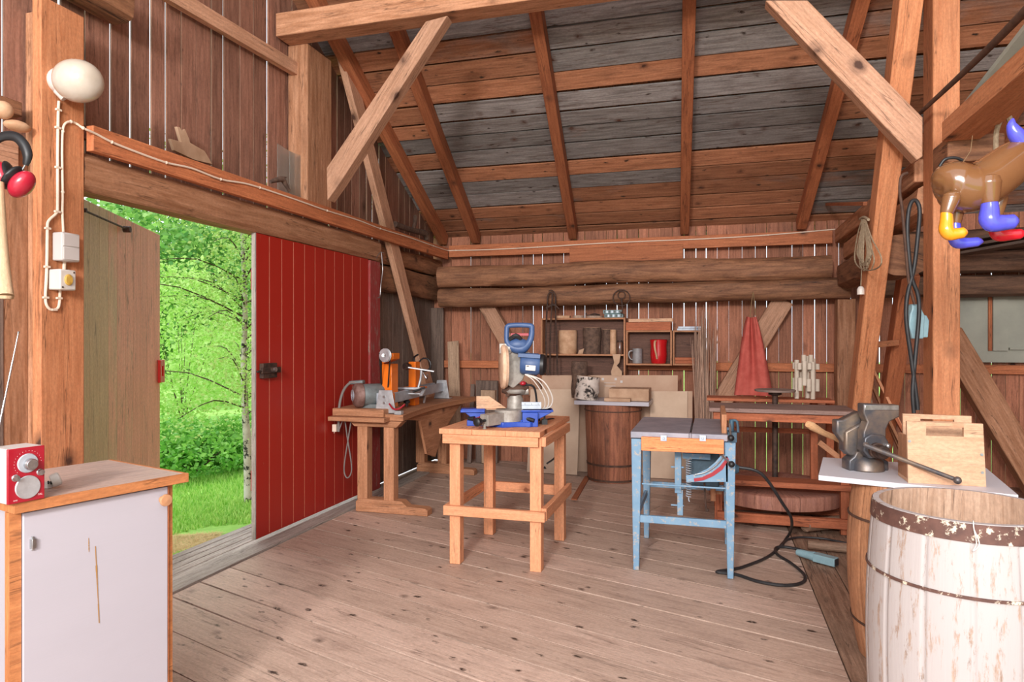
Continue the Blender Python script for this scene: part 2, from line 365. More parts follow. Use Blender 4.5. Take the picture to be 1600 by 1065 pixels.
M_alu = plain('dull_aluminium', 0xC7C9CC, .45, .55, c2=0xA9ABAE, scale=15)
M_galv = plain('pale_steel_sheet', 0xB9C0C9, .45, .35, c2=0xA3ABB6, scale=12, wear=.3, wearcol=0x8a8078)
M_iron = plain('rusty_iron', 0x5a443a, .7, .5, c2=0x3a2f2b, scale=25, bump=.3)
M_vise = plain('worn_vise_iron', 0x55565c, .42, .55, c2=0x8a7868, scale=9, wear=.3, wearcol=0xb0a890, wscale=7, bump=.2)
M_blk = plain('black_plastic', 0x1c1c1e, .45)
M_rub = plain('black_rubber', 0x222224, .5, c2=0x2e2e30)
M_greyc = plain('grey_cable', 0x77706c, .5)
M_saw = plain('saw_blue', 0x2447A6, .4, c2=0x2E52B4, wear=.25, wearcol=0x7a86a8)
M_saw2 = plain('saw_head_blue', 0x3A5480, .45, c2=0x465f8a, wear=.3, wearcol=0x9a9a96)
M_sawgrey = plain('saw_cast_grey', 0xA9A39B, .5, .3, c2=0x8c857d)
M_dust = plain('dusty_guard', 0xC9A284, .75, c2=0xE0C0A4, scale=14)
M_red = plain('red_plastic', 0x9E1226, .35, coat=.3)
M_redm = plain('red_muff', 0xB01F36, .3, coat=.5)
M_blue = plain('worn_blue_paint', 0x7C9DB6, .5, c2=0x6E92AE, scale=8, wear=.43, wearcol=0xA8A29C, wscale=38, thr=(.35, .6))
M_bluet = plain('bare_table_metal', 0x8b8a94, .5, .3, c2=0xA19ca4, scale=10, wear=.3, wearcol=0x6a6d78)
M_dkblue = plain('motor_blue', 0x3d5a6c, .5, c2=0x2f4857)
M_orange = plain('orange_paint', 0xE87414, .35, coat=.2)
M_motor = plain('motor_grey', 0x7d8586, .45, .3, c2=0x6b7374, wear=.25, wearcol=0x6a4a3a)
M_motorcap = plain('rusty_motor_cap', 0x6e4e46, .6, .3, c2=0x8d7068, scale=18)
M_bark = plain('spruce_bark', 0x6e5648, .9, c2=0x4a3830, scale=22, bump=1.0, wear=.3, wearcol=0x9c8a7c, wscale=30)
M_birchb = plain('birch_bark', 0xD8CCC2, .8, c2=0xB9A99c, scale=9, bump=.5, wear=.46, wearcol=0x2c2624, wscale=10)
M_cutw = plain('cut_wood', 0xCFA786, .7, c2=0xB58A68, scale=14)
M_block = plain('dusty_block', 0xC2A084, .8, c2=0xAD8A6E, scale=7)
M_cloth = plain('faded_red_cloth', 0xC4655A, .95, c2=0xB5554C, scale=10, spec=.1)
M_string = plain('jute_string', 0x8a7050, .9)
M_rope = plain('grey_rope', 0xA9967c, .9, c2=0x8f7d66, scale=60)
M_paper = plain('paper_tube', 0xC9BCAC, .8, c2=0xBDAE9C, scale=9)
M_twig = wood('dry_twig', 0xC09E88, 0x947260, knots=0, var=.9)
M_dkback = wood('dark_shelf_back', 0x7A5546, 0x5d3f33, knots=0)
M_enam = plain('red_enamel', 0xC01A20, .25, coat=.5, wear=.3, wearcol=0xE8B8B0, wscale=14)
M_connect = plain('grey_blue_plastic', 0x8FB0B8, .4, c2=0x86a6b0)
M_infl = plain('brown_vinyl', 0x7E5636, .22, coat=.7, c2=0x744c2e, scale=4)
M_iblue = plain('blue_vinyl', 0x5558D6, .22, coat=.6)
M_iora = plain('orange_vinyl', 0xF09A1E, .22, coat=.6)
M_ired = plain('red_vinyl', 0xD8182C, .22, coat=.6)
M_knob = plain('wooden_knob', 0xC08E68, .4, c2=0xB07E58, coat=.3)
M_axe = wood('axe_handle', 0xD6AE84, 0xB98a60, knots=0, dirtamt=.2)
M_axec = wood('tool_handle', 0xCFB290, 0xA98c6c, knots=0, dirtamt=.3)
M_hoop = plain('rusty_hoop', 0x563b34, .7, .2, c2=0x6b4a40, wear=.42, wearcol=0xD6C9B4, wscale=28)
M_hoopd = plain('dark_hoop', 0x5f4538, .75, .3, c2=0x4a352c)
M_sprayed = plain('dusty_cobweb', 0xA89888, .9)
M_panel = plain('grey_green_panel', 0xA7A89A, .8, c2=0x95978c, scale=2.5)
M_glassm = plain('clear_sheet', 0xE8E4DC, .15, trans=.85, spec=.5)
M_glass2 = plain('jar_glass', 0x6a4a3c, .15, coat=.5)
M_mag = plain('magazine_paper', 0xB9C4D2, .4, c2=0x98a8bc)
M_case = plain('teal_case', 0x6f8d8f, .3, c2=0x4a6264, scale=30)
M_tapew = plain('tape_side', 0xb59a86, .7, c2=0x9a8272, scale=30)
M_grass = None
# ================================================================ THE BARN SHELL
def roofz(y, off=0): return 2.62 + off + .503 * (7.6 - y)
def ROOF(u, v, off=0):
    q = W(u, v, 1.0); dx, dy, dz = q.x, q.y, q.z - CH
    d = (2.62 + off + .503 * 7.6 - CH) / (dz + .503 * dy)
    return V((dx * d, dy * d, CH + dz * d))
# floor planks, running slightly skew to the walls
fd = W(-750, 531, 1) - V((0, 0, CH)); fd = V((fd.x, fd.y, 0)).normalized(); fn = V((-fd.y, fd.x, 0))
if fn.y < 0: fn = -fn
def clip(poly, a, b, c):      # keep a*x+b*y<=c
    out = []
    for i in range(len(poly)):
        p, q = poly[i], poly[(i + 1) % len(poly)]; fp = a * p[0] + b * p[1] - c; fq = a * q[0] + b * q[1] - c
        if fp <= 0: out.append(p)
        if fp * fq < 0: t = fp / (fp - fq); out.append((p[0] + (q[0] - p[0]) * t, p[1] + (q[1] - p[1]) * t))
    return out
m = MB(); t = -4.0; random.seed(3)
while t < 11:
    w = random.uniform(.2, .26); g = random.uniform(.005, .012); L0 = -9
    cuts = [-9, random.uniform(-1.5, 3.5), 14]
    for a_, b_ in zip(cuts, cuts[1:]):
        P = [fd * (a_ + .002) + fn * (t + g / 2 + random.uniform(0, .002)), fd * (b_ - .002) + fn * (t + g / 2), fd * (b_ - .002) + fn * (t + w - g / 2), fd * (a_ + .002) + fn * (t + w - g / 2)]
        poly = [(p.x, p.y) for p in P]
        for cl in ((-1, 0, 2.84), (1, 0, .55), (0, -1, 1.2), (0, 1, 7.6)): poly = clip(poly, *cl) if poly else poly
        if len(poly) < 3: continue
        n = len(poly); zt = -random.uniform(0, .003); q = random.random() * 30; rr = random.random()
        loc2 = [(V((p[0], p[1], 0)).dot(fd) + q, V((p[0], p[1], 0)).dot(fn) - t + q) for p in poly]
        vs = [(p[0], p[1], zt) for p in poly] + [(p[0], p[1], -.04) for p in poly]
        area = sum(poly[i][0] * poly[(i + 1) % n][1] - poly[(i + 1) % n][0] * poly[i][1] for i in range(n))
        fs = [tuple(range(n)) if area > 0 else tuple(range(n))[::-1]]; uv = [loc2 if area > 0 else loc2[::-1]]
        for i in range(n):
            j = (i + 1) % n; fs.append((i, n + i, n + j, j)); uv.append([loc2[i], loc2[i], loc2[j], loc2[j]])
        m.add(vs, fs, uv, rr)
    t += w
y = -1.2
while y < 7.6:      # rougher planks of the side bay
    L = min(random.uniform(2.2, 3.6), 7.6 - y); x = .555
    while x < 4.6:
        w = random.uniform(.16, .24); m.box((x + .003, y + .003, -.045), (x + w - .003, y + L - .003, -.004 - random.uniform(0, .006)), 1, m=1); x += w
    y += L
m.box((-2.98, -1.2, -.05), (-2.845, 7.6, .012), 1, m=2)
m.box((-3.2, -1.2, -.12), (4.7, 7.65, -.05), 0, m=1)
floor = B(m, 'floor', [M_floor, M_floorr, M_greypl], kind='structure')
# back wall boards with daylight between them
random.seed(11)
def vboards(m, a0, a1, z0, z1, pos, axis, wmin=.105, wmax=.135, gmin=.003, gmax=.013, th=.022, mi=None):
    a = a0
    while a < a1:
        w = random.uniform(wmin, wmax); g0 = random.uniform(gmin, gmax) if random.random() < .8 else .001; sk = random.uniform(-.003, .003)
        b = min(a + w, a1); lo, hi = a + g0 / 2, b - g0 / 2; off = random.uniform(0, .006)
        if hi - lo > .02:
            za = z0(a) if callable(z0) else z0; zb = z1(a) if callable(z1) else z1; zc = z1(b) if callable(z1) else z1
            if axis == 'x': P = [(lo, pos + off, za), (hi, pos + off, za), (hi, pos + off + th, za), (lo, pos + off + th, za), (lo + sk, pos + off, zb), (hi + sk, pos + off, zc), (hi + sk, pos + off + th, zc), (lo + sk, pos + off + th, zb)]
            else: P = [(pos - off, hi, za), (pos - off, lo, za), (pos - off - th, lo, za), (pos - off - th, hi, za), (pos - off, hi + sk, zc), (pos - off, lo + sk, zb), (pos - off - th, lo + sk, zb), (pos - off - th, hi + sk, zc)]
            if axis != 'x': P = [P[i] for i in (1, 0, 3, 2, 5, 4, 7, 6)]
            m.hexa(P, None, None, mi)
        a = b
m = MB(); vboards(m, -3.2, 4.7, -.03, 2.7, 7.6, 'x')
B(m, 'wall_back', M_wallb, kind='structure')
m = MB()
vboards(m, -1.2, 7.6, 2.3, lambda q: roofz(max(q, 1.0)) + .02, -3.17, 'y', .12, .165, .004, .03, th=.012, mi=0)
vboards(m, 5.9, 7.6, -.03, 2.32, -3.17, 'y', .09, .14, mi=1)
vboards(m, -1.2, 2.5, -.03, 2.32, -3.17, 'y', .14, .2, .001, .006, mi=1)
B(m, 'wall_left', [M_walll, M_wallg], kind='structure')
m = MB(); vboards(m, -1.2, 7.6, -.03, lambda q: roofz(max(q, 1.0)) + .02, 4.74, 'y', .12, .16, .0, .006, mi=0)
B(m, 'wall_right', M_wallb, kind='structure')
nrm = V((0, .503, 1)).normalized(); RAF = []
# rafters
rl = ['dark rafter against the gable wall, beside the long leaning strut', 'rafter crossed by the brace on the left, above the electric cable corner',
      'rafter second from the left on the clear roof boards', 'nearly upright rafter in the middle of the roof', 'rafter leaning right beside the wide diagonal brace']
for (u0, v0, u1, v1), lb in zip([(688, 372, 598, 205), (741, 372, 622, 62), (894, 364, 838, 30), (1070, 353, 1077, 5), (1256, 342, 1347, 5)], rl):
    p0, p1 = ROOF(u0, v0, -.12), ROOF(u1, v1, -.12); d = (p1 - p0) / (p1.y - p0.y)
    p0 = p0 + d * (7.52 - p0.y); p1 = p0 + d * (1.0 - p0.y)
    RAF.append((p0, d)); m = MB(); off = nrm * .046
    m.beam(p0 + off, p1 + off, .095, .125, side=(1, 0, 0)); B(m, 'rafter', M_rafter, label='brown ' + lb, cat='rafter', group='roof rafters', bevel=.004)
for x, lb in ((2.2, 'dim rafter on the far right, beyond the tall post'), (3.4, 'dim rafter at the right edge of the roof')):
    RAF.append((V((x, 7.52, 0)), V((-.5 / 6.52, 1, 0)))); m = MB(); m.beam(V((x, 7.52, roofz(7.52, -.055))), V((x + .5, 1, roofz(1, -.055))), .1, .125, side=(1, 0, 0)); B(m, 'rafter', M_rafter, label=lb, cat='rafter', group='roof rafters', bevel=.004)
# roof: lapped boards with shingles above
m = MB(); slope = V((0, -1, .503)).normalized(); s = 0; y0 = 7.85

J = [1, 2, 3, 4, 5, 6]
while y0 - s * .893 > .9:
    w = random.uniform(.195, .235); g = random.uniform(.014, .045)
    yr = y0 - s * .893; xs = [-3.25] + [RAF[q][0].x + RAF[q][1].x * (yr - RAF[q][0].y) for q in J] + [4.8]; rr = random.random()
    for i in range(len(xs) - 1):
        if random.random() < .5: rr = random.random()
        for dz in (0,):
            p0 = V((xs[i], y0, roofz(y0))) + slope * s; p1 = V((xs[i + 1], y0, roofz(y0))) + slope * (s + random.uniform(-.006, .006))
            tl = random.uniform(0, .012)
            a, b = slope * (w - g), nrm * .017
            m.hexa([p0, p0 + a + nrm * tl, p0 + a + b + nrm * tl, p0 + b, p1, p1 + a + nrm * tl, p1 + a + b + nrm * tl, p1 + b], None, rr)
    s += w
s0 = 0
xx = -3.3
while xx < 4.9:
    w = .14; p0 = V((xx + .003, 8.0, roofz(8.0))) + nrm * .045; p1 = V((xx + .003, .9, roofz(.9))) + nrm * .045; a = V((w - .006, 0, 0)); b = nrm * .02
    n = 34
    for k in range(n):
        q0 = p0.lerp(p1, k / n); q1 = p0.lerp(p1, (k + .97) / n)
        m.hexa([q0, q0 + b, q0 + a + b, q0 + a, q1, q1 + b, q1 + a + b, q1 + a], None, None, 1)
    xx += w
pA = V((-3.3, 8.05, roofz(8.05))) + nrm * .1; pB = V((-3.3, .9, roofz(.9))) + nrm * .1; a = V((8.2, 0, 0)); b = nrm * .02
m.hexa([pA, pA + b, pA + a + b, pA + a, pB, pB + b, pB + a + b, pB + a], None, None, 1)
B(m, 'ceiling', [M_roof, M_shingle], kind='structure')
# ---- left wall timbers
m = MB(); m.box((-3.16, 2.5, 0), (-3.037, 2.655, 2.97), 2); m.box((-3.165, 2.3, 0), (-3.145, 2.498, 2.3), 2); B(m, 'trim_12', M_beam, kind='structure')
m = MB(); m.box((-3.035, 2.43, 0), (-2.98, 2.66, 3.0), 2); P_left = B(m, 'timber_post', M_post, label='wide orange pine post carrying the oval lamp beside the doorway', cat='post', bevel=.006)
m = MB(); m.log((-3.07, 2.665, 2.24), (-3.07, 5.84, 2.24), .18, .192, 24, 16, .006, 7); B(m, 'door_lintel', M_beam, label='heavy hewn lintel over the open barn doorway', cat='beam')
m = MB(); m.box((-2.975, 2.665, 2.336), (-2.93, 7.425, 2.462), 1); B(m, 'trim_1', M_trim, kind='structure', bevel=.003)
m = MB(); m.box((-3.165, 2.665, 2.45), (-3.13, 5.88, 2.52), 1); B(m, 'trim_2', M_walll, kind='structure')
m = MB(); m.box((-2.925, 7.43, 2.365), (1.17, 7.475, 2.498), 0); B(m, 'trim_3', M_trim, kind='structure', bevel=.003)
m = MB(); m.log((-3.11, 5.96, 2.245), (-3.11, 7.56, 2.245), .11, .18, 12, 14, .02, 3); B(m, 'wall_log', M_log, label='upper short hewn log right of the doorway, under the cable board', cat='log')
m = MB(); m.log((-3.11, 5.96, 2.0), (-3.11, 7.56, 2.0), .11, .26, 12, 14, .02, 4); B(m, 'wall_log', M_log, label='lower short hewn log right of the doorway, above the grey boards', cat='log')
m = MB(); m.box((-3.16, 5.66, 0), (-3.0, 5.86, 2.135), 2); B(m, 'door_jamb', M_redj, label='worn dark red door jamb beside the red door', cat='post', bevel=.005)
m = MB(); m.beam(OX(478, 118, -3.1), OX(250, -18, -3.1), .1, .05, side=(0, 0, 1)); B(m, 'nailing_rail', M_brace, label='slim horizontal rail high on the gable boards', cat='rail', bevel=.003)
p = OX(190, 38, -3.05); m = MB(); m.log((-3.06, .8, p.z + .09), (-3.06, p.y, p.z + .09), .18, .18, 10, 14, .015, 5); B(m, 'wall_plate_beam', M_log, label='cut beam end at the top of the gable wall, right of the wide post', cat='beam')
m = MB(); m.box((-3.16, 4.62, 2.465), (-2.985, 4.97, 3.69), 2); B(m, 'timber_post', M_beam, label='broad brown wall post under the left end of the tie beam', cat='post', bevel=.008)
a, b = OX(527, 45, -3.01), OX(665, 590, -3.01); d = (b - a).normalized()
m = MB(); m.beam(a + d * .06, b + d * ((.05 - b.z) / d.z), .062, .17, side=(1, 0, 0)); B(m, 'leaning_strut', M_brace, label='long leaning strut from tie beam down past the red door to the floor', cat='strut', bevel=.006)
# tie beam with braces
m = MB(); m.box((-3.15, 4.45, 3.69), (4.7, 4.63, 3.865), 0); B(m, 'tie_beam', M_beam, label='long pale tie beam crossing below the roof at the top', cat='beam', bevel=.006)
def brace(pts, lb, y0, th):
    m = MB(); q = [OY(u, v, y0) for u, v in pts]; m.prism([(p.x, p.z) for p in q], (0, y0, 0), (1, 0, 0), (0, 0, 1), (0, th, 0))
    a = (q[0] + q[1]) / 2; b = (q[2] + q[3]) / 2; d = (b - a).normalized(); n_ = d.cross(V((0, 1, 0)))
    m.uv = [[((V(m.v[i]) - a).dot(d) + 3, (V(m.v[i]) - a).dot(n_) + m.v[i][1] * .9) for i in f] for f in m.f]
    return B(m, 'diagonal_brace', M_brace, label=lb, cat='brace', bevel=.006)
brace([(665, 33), (699, 24), (531, 285), (511, 313), (510, 262)], 'diagonal brace leaning right, from broad wall post up to tie beam', 4.34, .105)
brace([(1196, 0), (1262, 0), (1442, 183), (1442, 244), (1433, 250)], 'wide diagonal brace leaning left, meeting the tall post on the right', 4.36, .11)
# ---- back wall timbers
m = MB(); m.log((-2.97, 7.28, 2.115), (1.13, 7.28, 2.115), .24, .245, 34, 16, .02, 3.2, h1=.23); B(m, 'wall_log', M_log, label='upper of the two long hewn logs across the back wall', cat='log')
m = MB(); m.log((-2.97, 7.3, 1.885), (1.3, 7.3, 1.9), .22, .21, 34, 16, .02, 3.0); B(m, 'wall_log', M_log, label='lower of the two long hewn logs across the back wall, over the shelves', cat='log')
m = MB(); p0, p1 = OY(890, 388, 7.41), OY(1067, 409, 7.41); m.box((p0.x, 7.405, p1.z), (p1.x, 7.428, p0.z)); B(m, 'short_board', M_trim, label='short plain board nailed between the cable board and the top log', cat='board', bevel=.002)
m = MB(); m.box((-3.14, 7.53, 1.075), (4.7, 7.6, 1.16), 0); B(m, 'trim_4', M_trim, kind='structure', bevel=.003)
m = MB(); m.beam(OY(760, 476, 7.46), OY(838, 612, 7.46), .17, .1, side=V((.8, 0, .6)).cross(V((0, 1, 0)))); B(m, 'wall_brace', M_brace, label='diagonal wall brace behind the mitre saw', cat='brace', bevel=.006)
a, b = OY(1224, 468, 7.44), OY(1118, 642, 7.44); d = (a - b).normalized(); m = MB(); m.beam(a, b - d * .6, .2, .13, side=d.cross(V((0, 1, 0)))); B(m, 'wall_brace', M_brace, label='thick diagonal wall brace behind the hanging red cloth', cat='brace', bevel=.01)
p0 = OY(1306, 500, 7.35); p1 = OY(1337, 500, 7.35); m = MB(); m.log((p0.x / 2 + p1.x / 2, 7.4, 0), (p0.x / 2 + p1.x / 2, 7.4, 1.8), p1.x - p0.x, .2, 10, 12, .006, 6); B(m, 'wall_post', M_beam, label='grey upright post at the right end of the lower back log', cat='post')
for u, w, lb in ((683, .17, 'wide grey upright plank in the left back corner'), ):
    p = OY(u, 600, 7.5); m = MB(); m.box((p.x - .1, 7.49, 0), (p.x + .08, 7.53, 1.78)); B(m, 'corner_plank', M_wallg, label=lb, cat='plank', bevel=.004)
# ---- right side frame
m = MB(); m.box((1.235, 4.47, 0), (1.375, 4.66, 3.69), 2); B(m, 'timber_post', M_post, label='tall orange post right of the black cable, joined by two braces', cat='post', bevel=.008)
m = MB(); m.box((1.19, 4.67, 2.36), (1.36, 7.42, 2.5), 1); B(m, 'plate_beam', M_beam, label='top squared beam running back from the tall post', cat='beam', bevel=.01)
m = MB(); m.box((1.23, 4.2, 2.36), (1.5, 4.46, 2.5), 0); B(m, 'beam_end', M_log, label='dark squared beam end in front of the tall post, behind the inflatable', cat='beam', bevel=.01)
m = MB(); m.log((1.3, 4.68, 2.25), (1.3, 7.13, 2.25), .18, .19, 16, 14, .02, 4); B(m, 'side_log', M_beam, label='middle log of the stack running back from the tall post', cat='log')
m = MB(); m.log((1.27, 5.2, 1.98), (1.27, 7.13, 2.02), .27, .28, 16, 14, .02, 4, w1=.22, h1=.24); B(m, 'side_log', M_log, label='thick lowest side log with a cut end facing the room', cat='log')
m = MB(); m.box((1.2, .6, 2.47), (1.38, 4.19, 2.575), 1); B(m, 'near_plate_beam', M_post, label='bright orange beam coming forward overhead from the tall post', cat='beam', bevel=.004)
a, b = OX(1420, -10, 1.06), OX(1341, 640, 1.06); d = (b - a).normalized()
m = MB(); m.beam(a - d * .3, b + d * ((.04 - b.z) / d.z), .12, .17, side=(1, 0, 0)); B(m, 'leaning_strut', M_post, label='long leaning strut on the right, with the rope coil', cat='strut', bevel=.008)
a, b = OX(1420, 425, 1.5), OX(1378, 700, 1.5); d = (b - a).normalized()
m = MB(); m.beam(a, b + d * ((.04 - b.z) / d.z), .13, .16, side=(1, 0, 0)); B(m, 'leaning_strut', M_rafter, label='shorter leaning strut between the rope coil and the black cable', cat='strut', bevel=.008)
a, b = OY(1478, 520, 6.9), OY(1625, 765, 6.9); d = (b - a).normalized()
m = MB(); m.beam(a, b + d * ((.1 - b.z) / d.z), .17, .22, side=(0, 1, 0)); B(m, 'floor_brace', M_beam, label='thick brown brace sloping down right behind the wooden caddies', cat='brace', bevel=.01)
for k, (z0, h, lb) in enumerate(((1.78, .2, 'bottom dark log at the right, above the grey green panel'), (2.0, .2, 'middle dark log on the far right wall'), (2.2, .2, 'top dark log on the far right wall'))):
    m = MB(); m.log((1.45, 7.28, z0 + .12), (4.65, 7.28, z0 + .12), .2, h, 20, 12, .025, 3); B(m, 'wall_log', M_logd, label=lb, cat='log')
# crosspieces between the right struts
a = OX(1350, 540, 1.1); b = OX(1402, 535, 1.46); m = MB(); m.beam(a, b, .03, .045); B(m, 'crosspiece', M_new, label='small pale crosspiece between the two right struts', cat='board', bevel=.002)
m = MB(); m.beam(OX(1292, 319, 1.1), OX(1352, 318, 1.1), .03, .03); B(m, 'small_batten', M_rafter, label='short thin batten sticking out over the right end of the cable board', cat='batten', bevel=.003)
# rod in the top right corner
m = MB(); m.tube([W(1437, 177, 3.95), W(1530, 90, 3.2), W(1640, -22, 2.6)], [.011, .016, .02], 10, 6); B(m, 'hanging_pole', M_hoopd, label='rough rope-wrapped pole slanting from the tall post to the top right corner', cat='pole')
a, b = W(1478, 215, 4.6), W(1625, 30, 3.6); m = MB(); m.beam(a, b, .1, .03); B(m, 'roof_board', M_panel, label='thin greenish board behind the bright near beam, top right', cat='board')
# grey green panel on the right of the back wall
p0, p1 = OY(1507, 459, 7.2), OY(1690, 567, 7.2)
m = MB(); m.box((p0.x, 7.49, OY(1507, 567, 7.2).z), (p1.x, 7.53, p0.z), 0); pn = B(m, 'wall_panel', M_panel, label='stained grey green panel on the far right wall', cat='panel', bevel=.002)
m = MB(); q0, q1 = OY(1556, 461, 7.4), OY(1580, 548, 7.4); m.box((q0.x, 7.46, q1.z), (q1.x, 7.489, q0.z)); B(m, 'panel_batten', M_panel, pn)
m = MB(); m.box((q0.x - .035, 7.47, q1.z), (q0.x - .005, 7.489, q0.z)); B(m, 'panel_strip', M_rafter, pn)
m = MB(); q2 = OY(1582, 543, 7.4); m.box((q2.x, 7.46, q2.z - .02), (q2.x + .6, 7.489, q2.z)); B(m, 'panel_ledge', M_panel, pn)
# ---- doors
DR = T('door_1', '', '', (-3.0, 4.85, 0)); del DR['label'], DR['category']; DR['kind'] = 'structure'
m = MB(); y = 4.045; n = 11; w = (5.655 - 4.045) / n
for i in range(n):
    m.box((-3.05, y + .003, .02), (-3.018, y + w - .003, 2.142), 2); y += w
for zz in (.35, 1.75): m.box((-3.075, 4.06, zz), (-3.051, 5.64, zz + .14), 1)
B(m, 'door_boards', M_redp, DR, bevel=.001)
m = MB()
for i in range(1, n): m.box((-3.04, 4.045 + i * w - .0028, .03), (-3.0195, 4.045 + i * w + .0028, 2.135), 2)
B(m, 'lit_seam_strip', M_ply, DR)  # bare wood strips in the seams, pale to imitate light along the joints
m = MB(); m.box((-3.05, 4.035, .02), (-3.018, 4.043, 2.142), 2); B(m, 'door_edge', M_greypl, DR)
p = OX(421, 578, -3.0); lk = MB(); lk.box((-3.017, p.y - .09, p.z - .055), (-2.985, p.y + .07, p.z + .05)); lk.tube([(-2.985, p.y + .0, p.z), (-2.955, p.y + .0, p.z)], .02, 12); lk.tube([(-2.99, p.y - .15, p.z - .005), (-2.985, p.y + .03, p.z)], .008, 8)
lk.box((-2.99, p.y - .11, p.z - .02), (-2.975, p.y + .1, p.z + .02)); B(lk, 'rim_lock', M_iron, DR, bevel=.003)
m = MB(); m.tube([(-2.96, p.y, p.z + .005), (-2.945, p.y, p.z + .005)], .016, 12); B(m, 'lock_knob', M_steel, DR)
hg = V((-3.15, 2.71, 0)); ed = V((-3.83, 4.04, 0)); dd = (ed - hg).normalized(); nn = V((dd.y, -dd.x, 0)); LD = (ed - hg).length
DL = T('door_2', '', '', hg); del DL['label'], DL['category']; DL['kind'] = 'structure'
m = MB(); n = 11; w = LD / n
for i in range(n):
    a = hg + dd * (i * w + .0015); b = hg + dd * ((i + 1) * w - .0015); k = nn * .03; zt = 2.16
    z = V((0, 0, .03)); Z = V((0, 0, zt)); rr = min(1, max(0, i / (n - 1) * .9 + random.uniform(-.05, .05)))
    m.hexa([a + z, b + z, b - k + z, a - k + z, a + Z, b + Z, b - k + Z, a - k + Z], None, rr)
B(m, 'door_boards', M_leaf_in, DL, bevel=.002)
m = MB(); c0 = ed - dd * .07 + V((0, 0, 0))
p0 = OX(248, 562, ed.x); zt, zb = 1.4 + (531 - 562) * 4.95 / FPX, 1.4 + (531 - 597) * 4.95 / FPX
for (a, b, z0, z1) in ((-.06, -.03, zb, zt), (.01, .04, zb, zt), (-.03, .01, zb, zb + .045), (-.03, .01, zt - .045, zt)):
    q0 = ed + dd * a + nn * .002; q1 = ed + dd * b + nn * .002; k = nn * .02; z = V((0, 0, z0)); Z = V((0, 0, z1))
    m.hexa([q0 + z, q1 + z, q1 + k + z, q0 + k + z, q0 + Z, q1 + Z, q1 + k + Z, q0 + k + Z])
B(m, 'latch_plate', plain('red_latch_paint', 0xC8281C, .4), DL, bevel=.002)
m = MB(); q0 = hg + dd * .12 + nn * .01 + V((0, 0, 2.085)); q1 = hg + dd * .75 + nn * .01 + V((0, 0, 2.085 + .0))
m.tube([q0 + nn * .02, q1 + nn * .02], .006, 8); m.tube([q1, q1 + nn * .04], .02, 10); m.tube([q0, q0 + nn * .035], .012, 8); B(m, 'door_hook', M_iron, DL)
# ---- grooved sill outside
for i in range(5):
    m = MB(); x1 = -3.07 - i * .095; m.box((x1 - .068, 1.6, -.12 - i * .004), (x1, 6.2, -.03 - i * .008), 1); B(m, 'trim_%d' % (5 + i), M_greypl, kind='structure', bevel=.004)
# ================================================================ OUTSIDE
def leafmat(name, c1, c2, trans=.35):
    m, nt, N, L, P = newmat(name); at = N.new('ShaderNodeAttribute'); at.attribute_name = 'rnd'
    col = ramp(N, L, at.outputs['Fac'], [(0, lin(c1)), (1, lin(c2))]); L.new(col, P.inputs['Base Color']); P.inputs['Roughness'].default_value = .6
    tr = N.new('ShaderNodeBsdfTranslucent'); L.new(col, tr.inputs[0]); mx = N.new('ShaderNodeMixShader'); mx.inputs[0].default_value = trans
    L.new(P.outputs[0], mx.inputs[1]); L.new(tr.outputs[0], mx.inputs[2]); L.new(mx.outputs[0], N['Material Output'].inputs[0]); return m
M_lbirch = leafmat('birch_leaf', 0x9CCB55, 0xD8F09A); M_lbush = leafmat('bush_leaf', 0x5CA536, 0xA6DC66); M_lfar = leafmat('far_leaf', 0x5F9F4A, 0xB2DA78); M_blade = leafmat('grass_blade', 0x86C248, 0xCBE884)
def leafcloud(m, fn, n, size):
    for _ in range(n):
        p = fn()
        if p is None: continue
        a = V((random.gauss(0, 1), random.gauss(0, 1), random.gauss(0, .6))).normalized(); b = a.cross(V((random.gauss(0, 1), random.gauss(0, 1), random.gauss(0, 1)))).normalized()
        s = size * random.uniform(.6, 1.2); m.quadf(p, p + a * s * .5 + b * s * .32, p + a * s, p + a * s * .5 - b * s * .32)
def gz(x, y):
    D = math.hypot(x + 3.4, max(0, 0)); D = -3.4 - x
    return -.16 - .16 * min(1, D / 4) - .015 * min(D, 18) + max(0, D - 20) * .07 + .03 * noise.noise((x * .5, y * .5, 0))
gm, nt, N, L, P = newmat('meadow_ground'); tc = N.new('ShaderNodeTexCoord').outputs['Object']
c = ramp(N, L, noi(N, L, tc, 1.2, 6, .7), [(.35, lin(0x7FB344)), (.6, lin(0xA9D765)), (.8, lin(0xBFD07e))]); 
c = mixc(N, L, ramp(N, L, noi(N, L, tc, 9, 6, .7), [(.5, BLK), (.7, (.6, .6, .6, 1))]), c, lin(0x6fa53a)); L.new(c, P.inputs[0]); P.inputs['Roughness'].default_value = .9
m = MB(); nx, ny = 70, 60; X = [-3.52 - (i / nx) ** 2 * 70 for i in range(nx + 1)]; Y = [-30 + 110 * j / ny for j in range(ny + 1)]; Y = sorted(Y + [2 + .4 * k for k in range(30)]); ny = len(Y) - 1
vs = [(x, y, gz(x, y)) for x in X for y in Y]; fs = []; uv = []
for i in range(nx):
    for j in range(ny):
        fs.append((i * (ny + 1) + j, i * (ny + 1) + j + 1, (i + 1) * (ny + 1) + j + 1, (i + 1) * (ny + 1) + j)); uv.append([(0, 0)] * 4)
m.add(vs, fs, uv, .5, True); B(m, 'meadow_ground', gm, kind='structure')
m = MB(); 
for (x0, x1, y0, y1) in ((-3.5, 60, 7.75, 60), (4.9, 60, -30, 7.7)):
    m.box((x0, y0, -.6), (x1, y1, -.35), 0)
B(m, 'yard_ground', gm, kind='structure')
random.seed(5); m = MB()
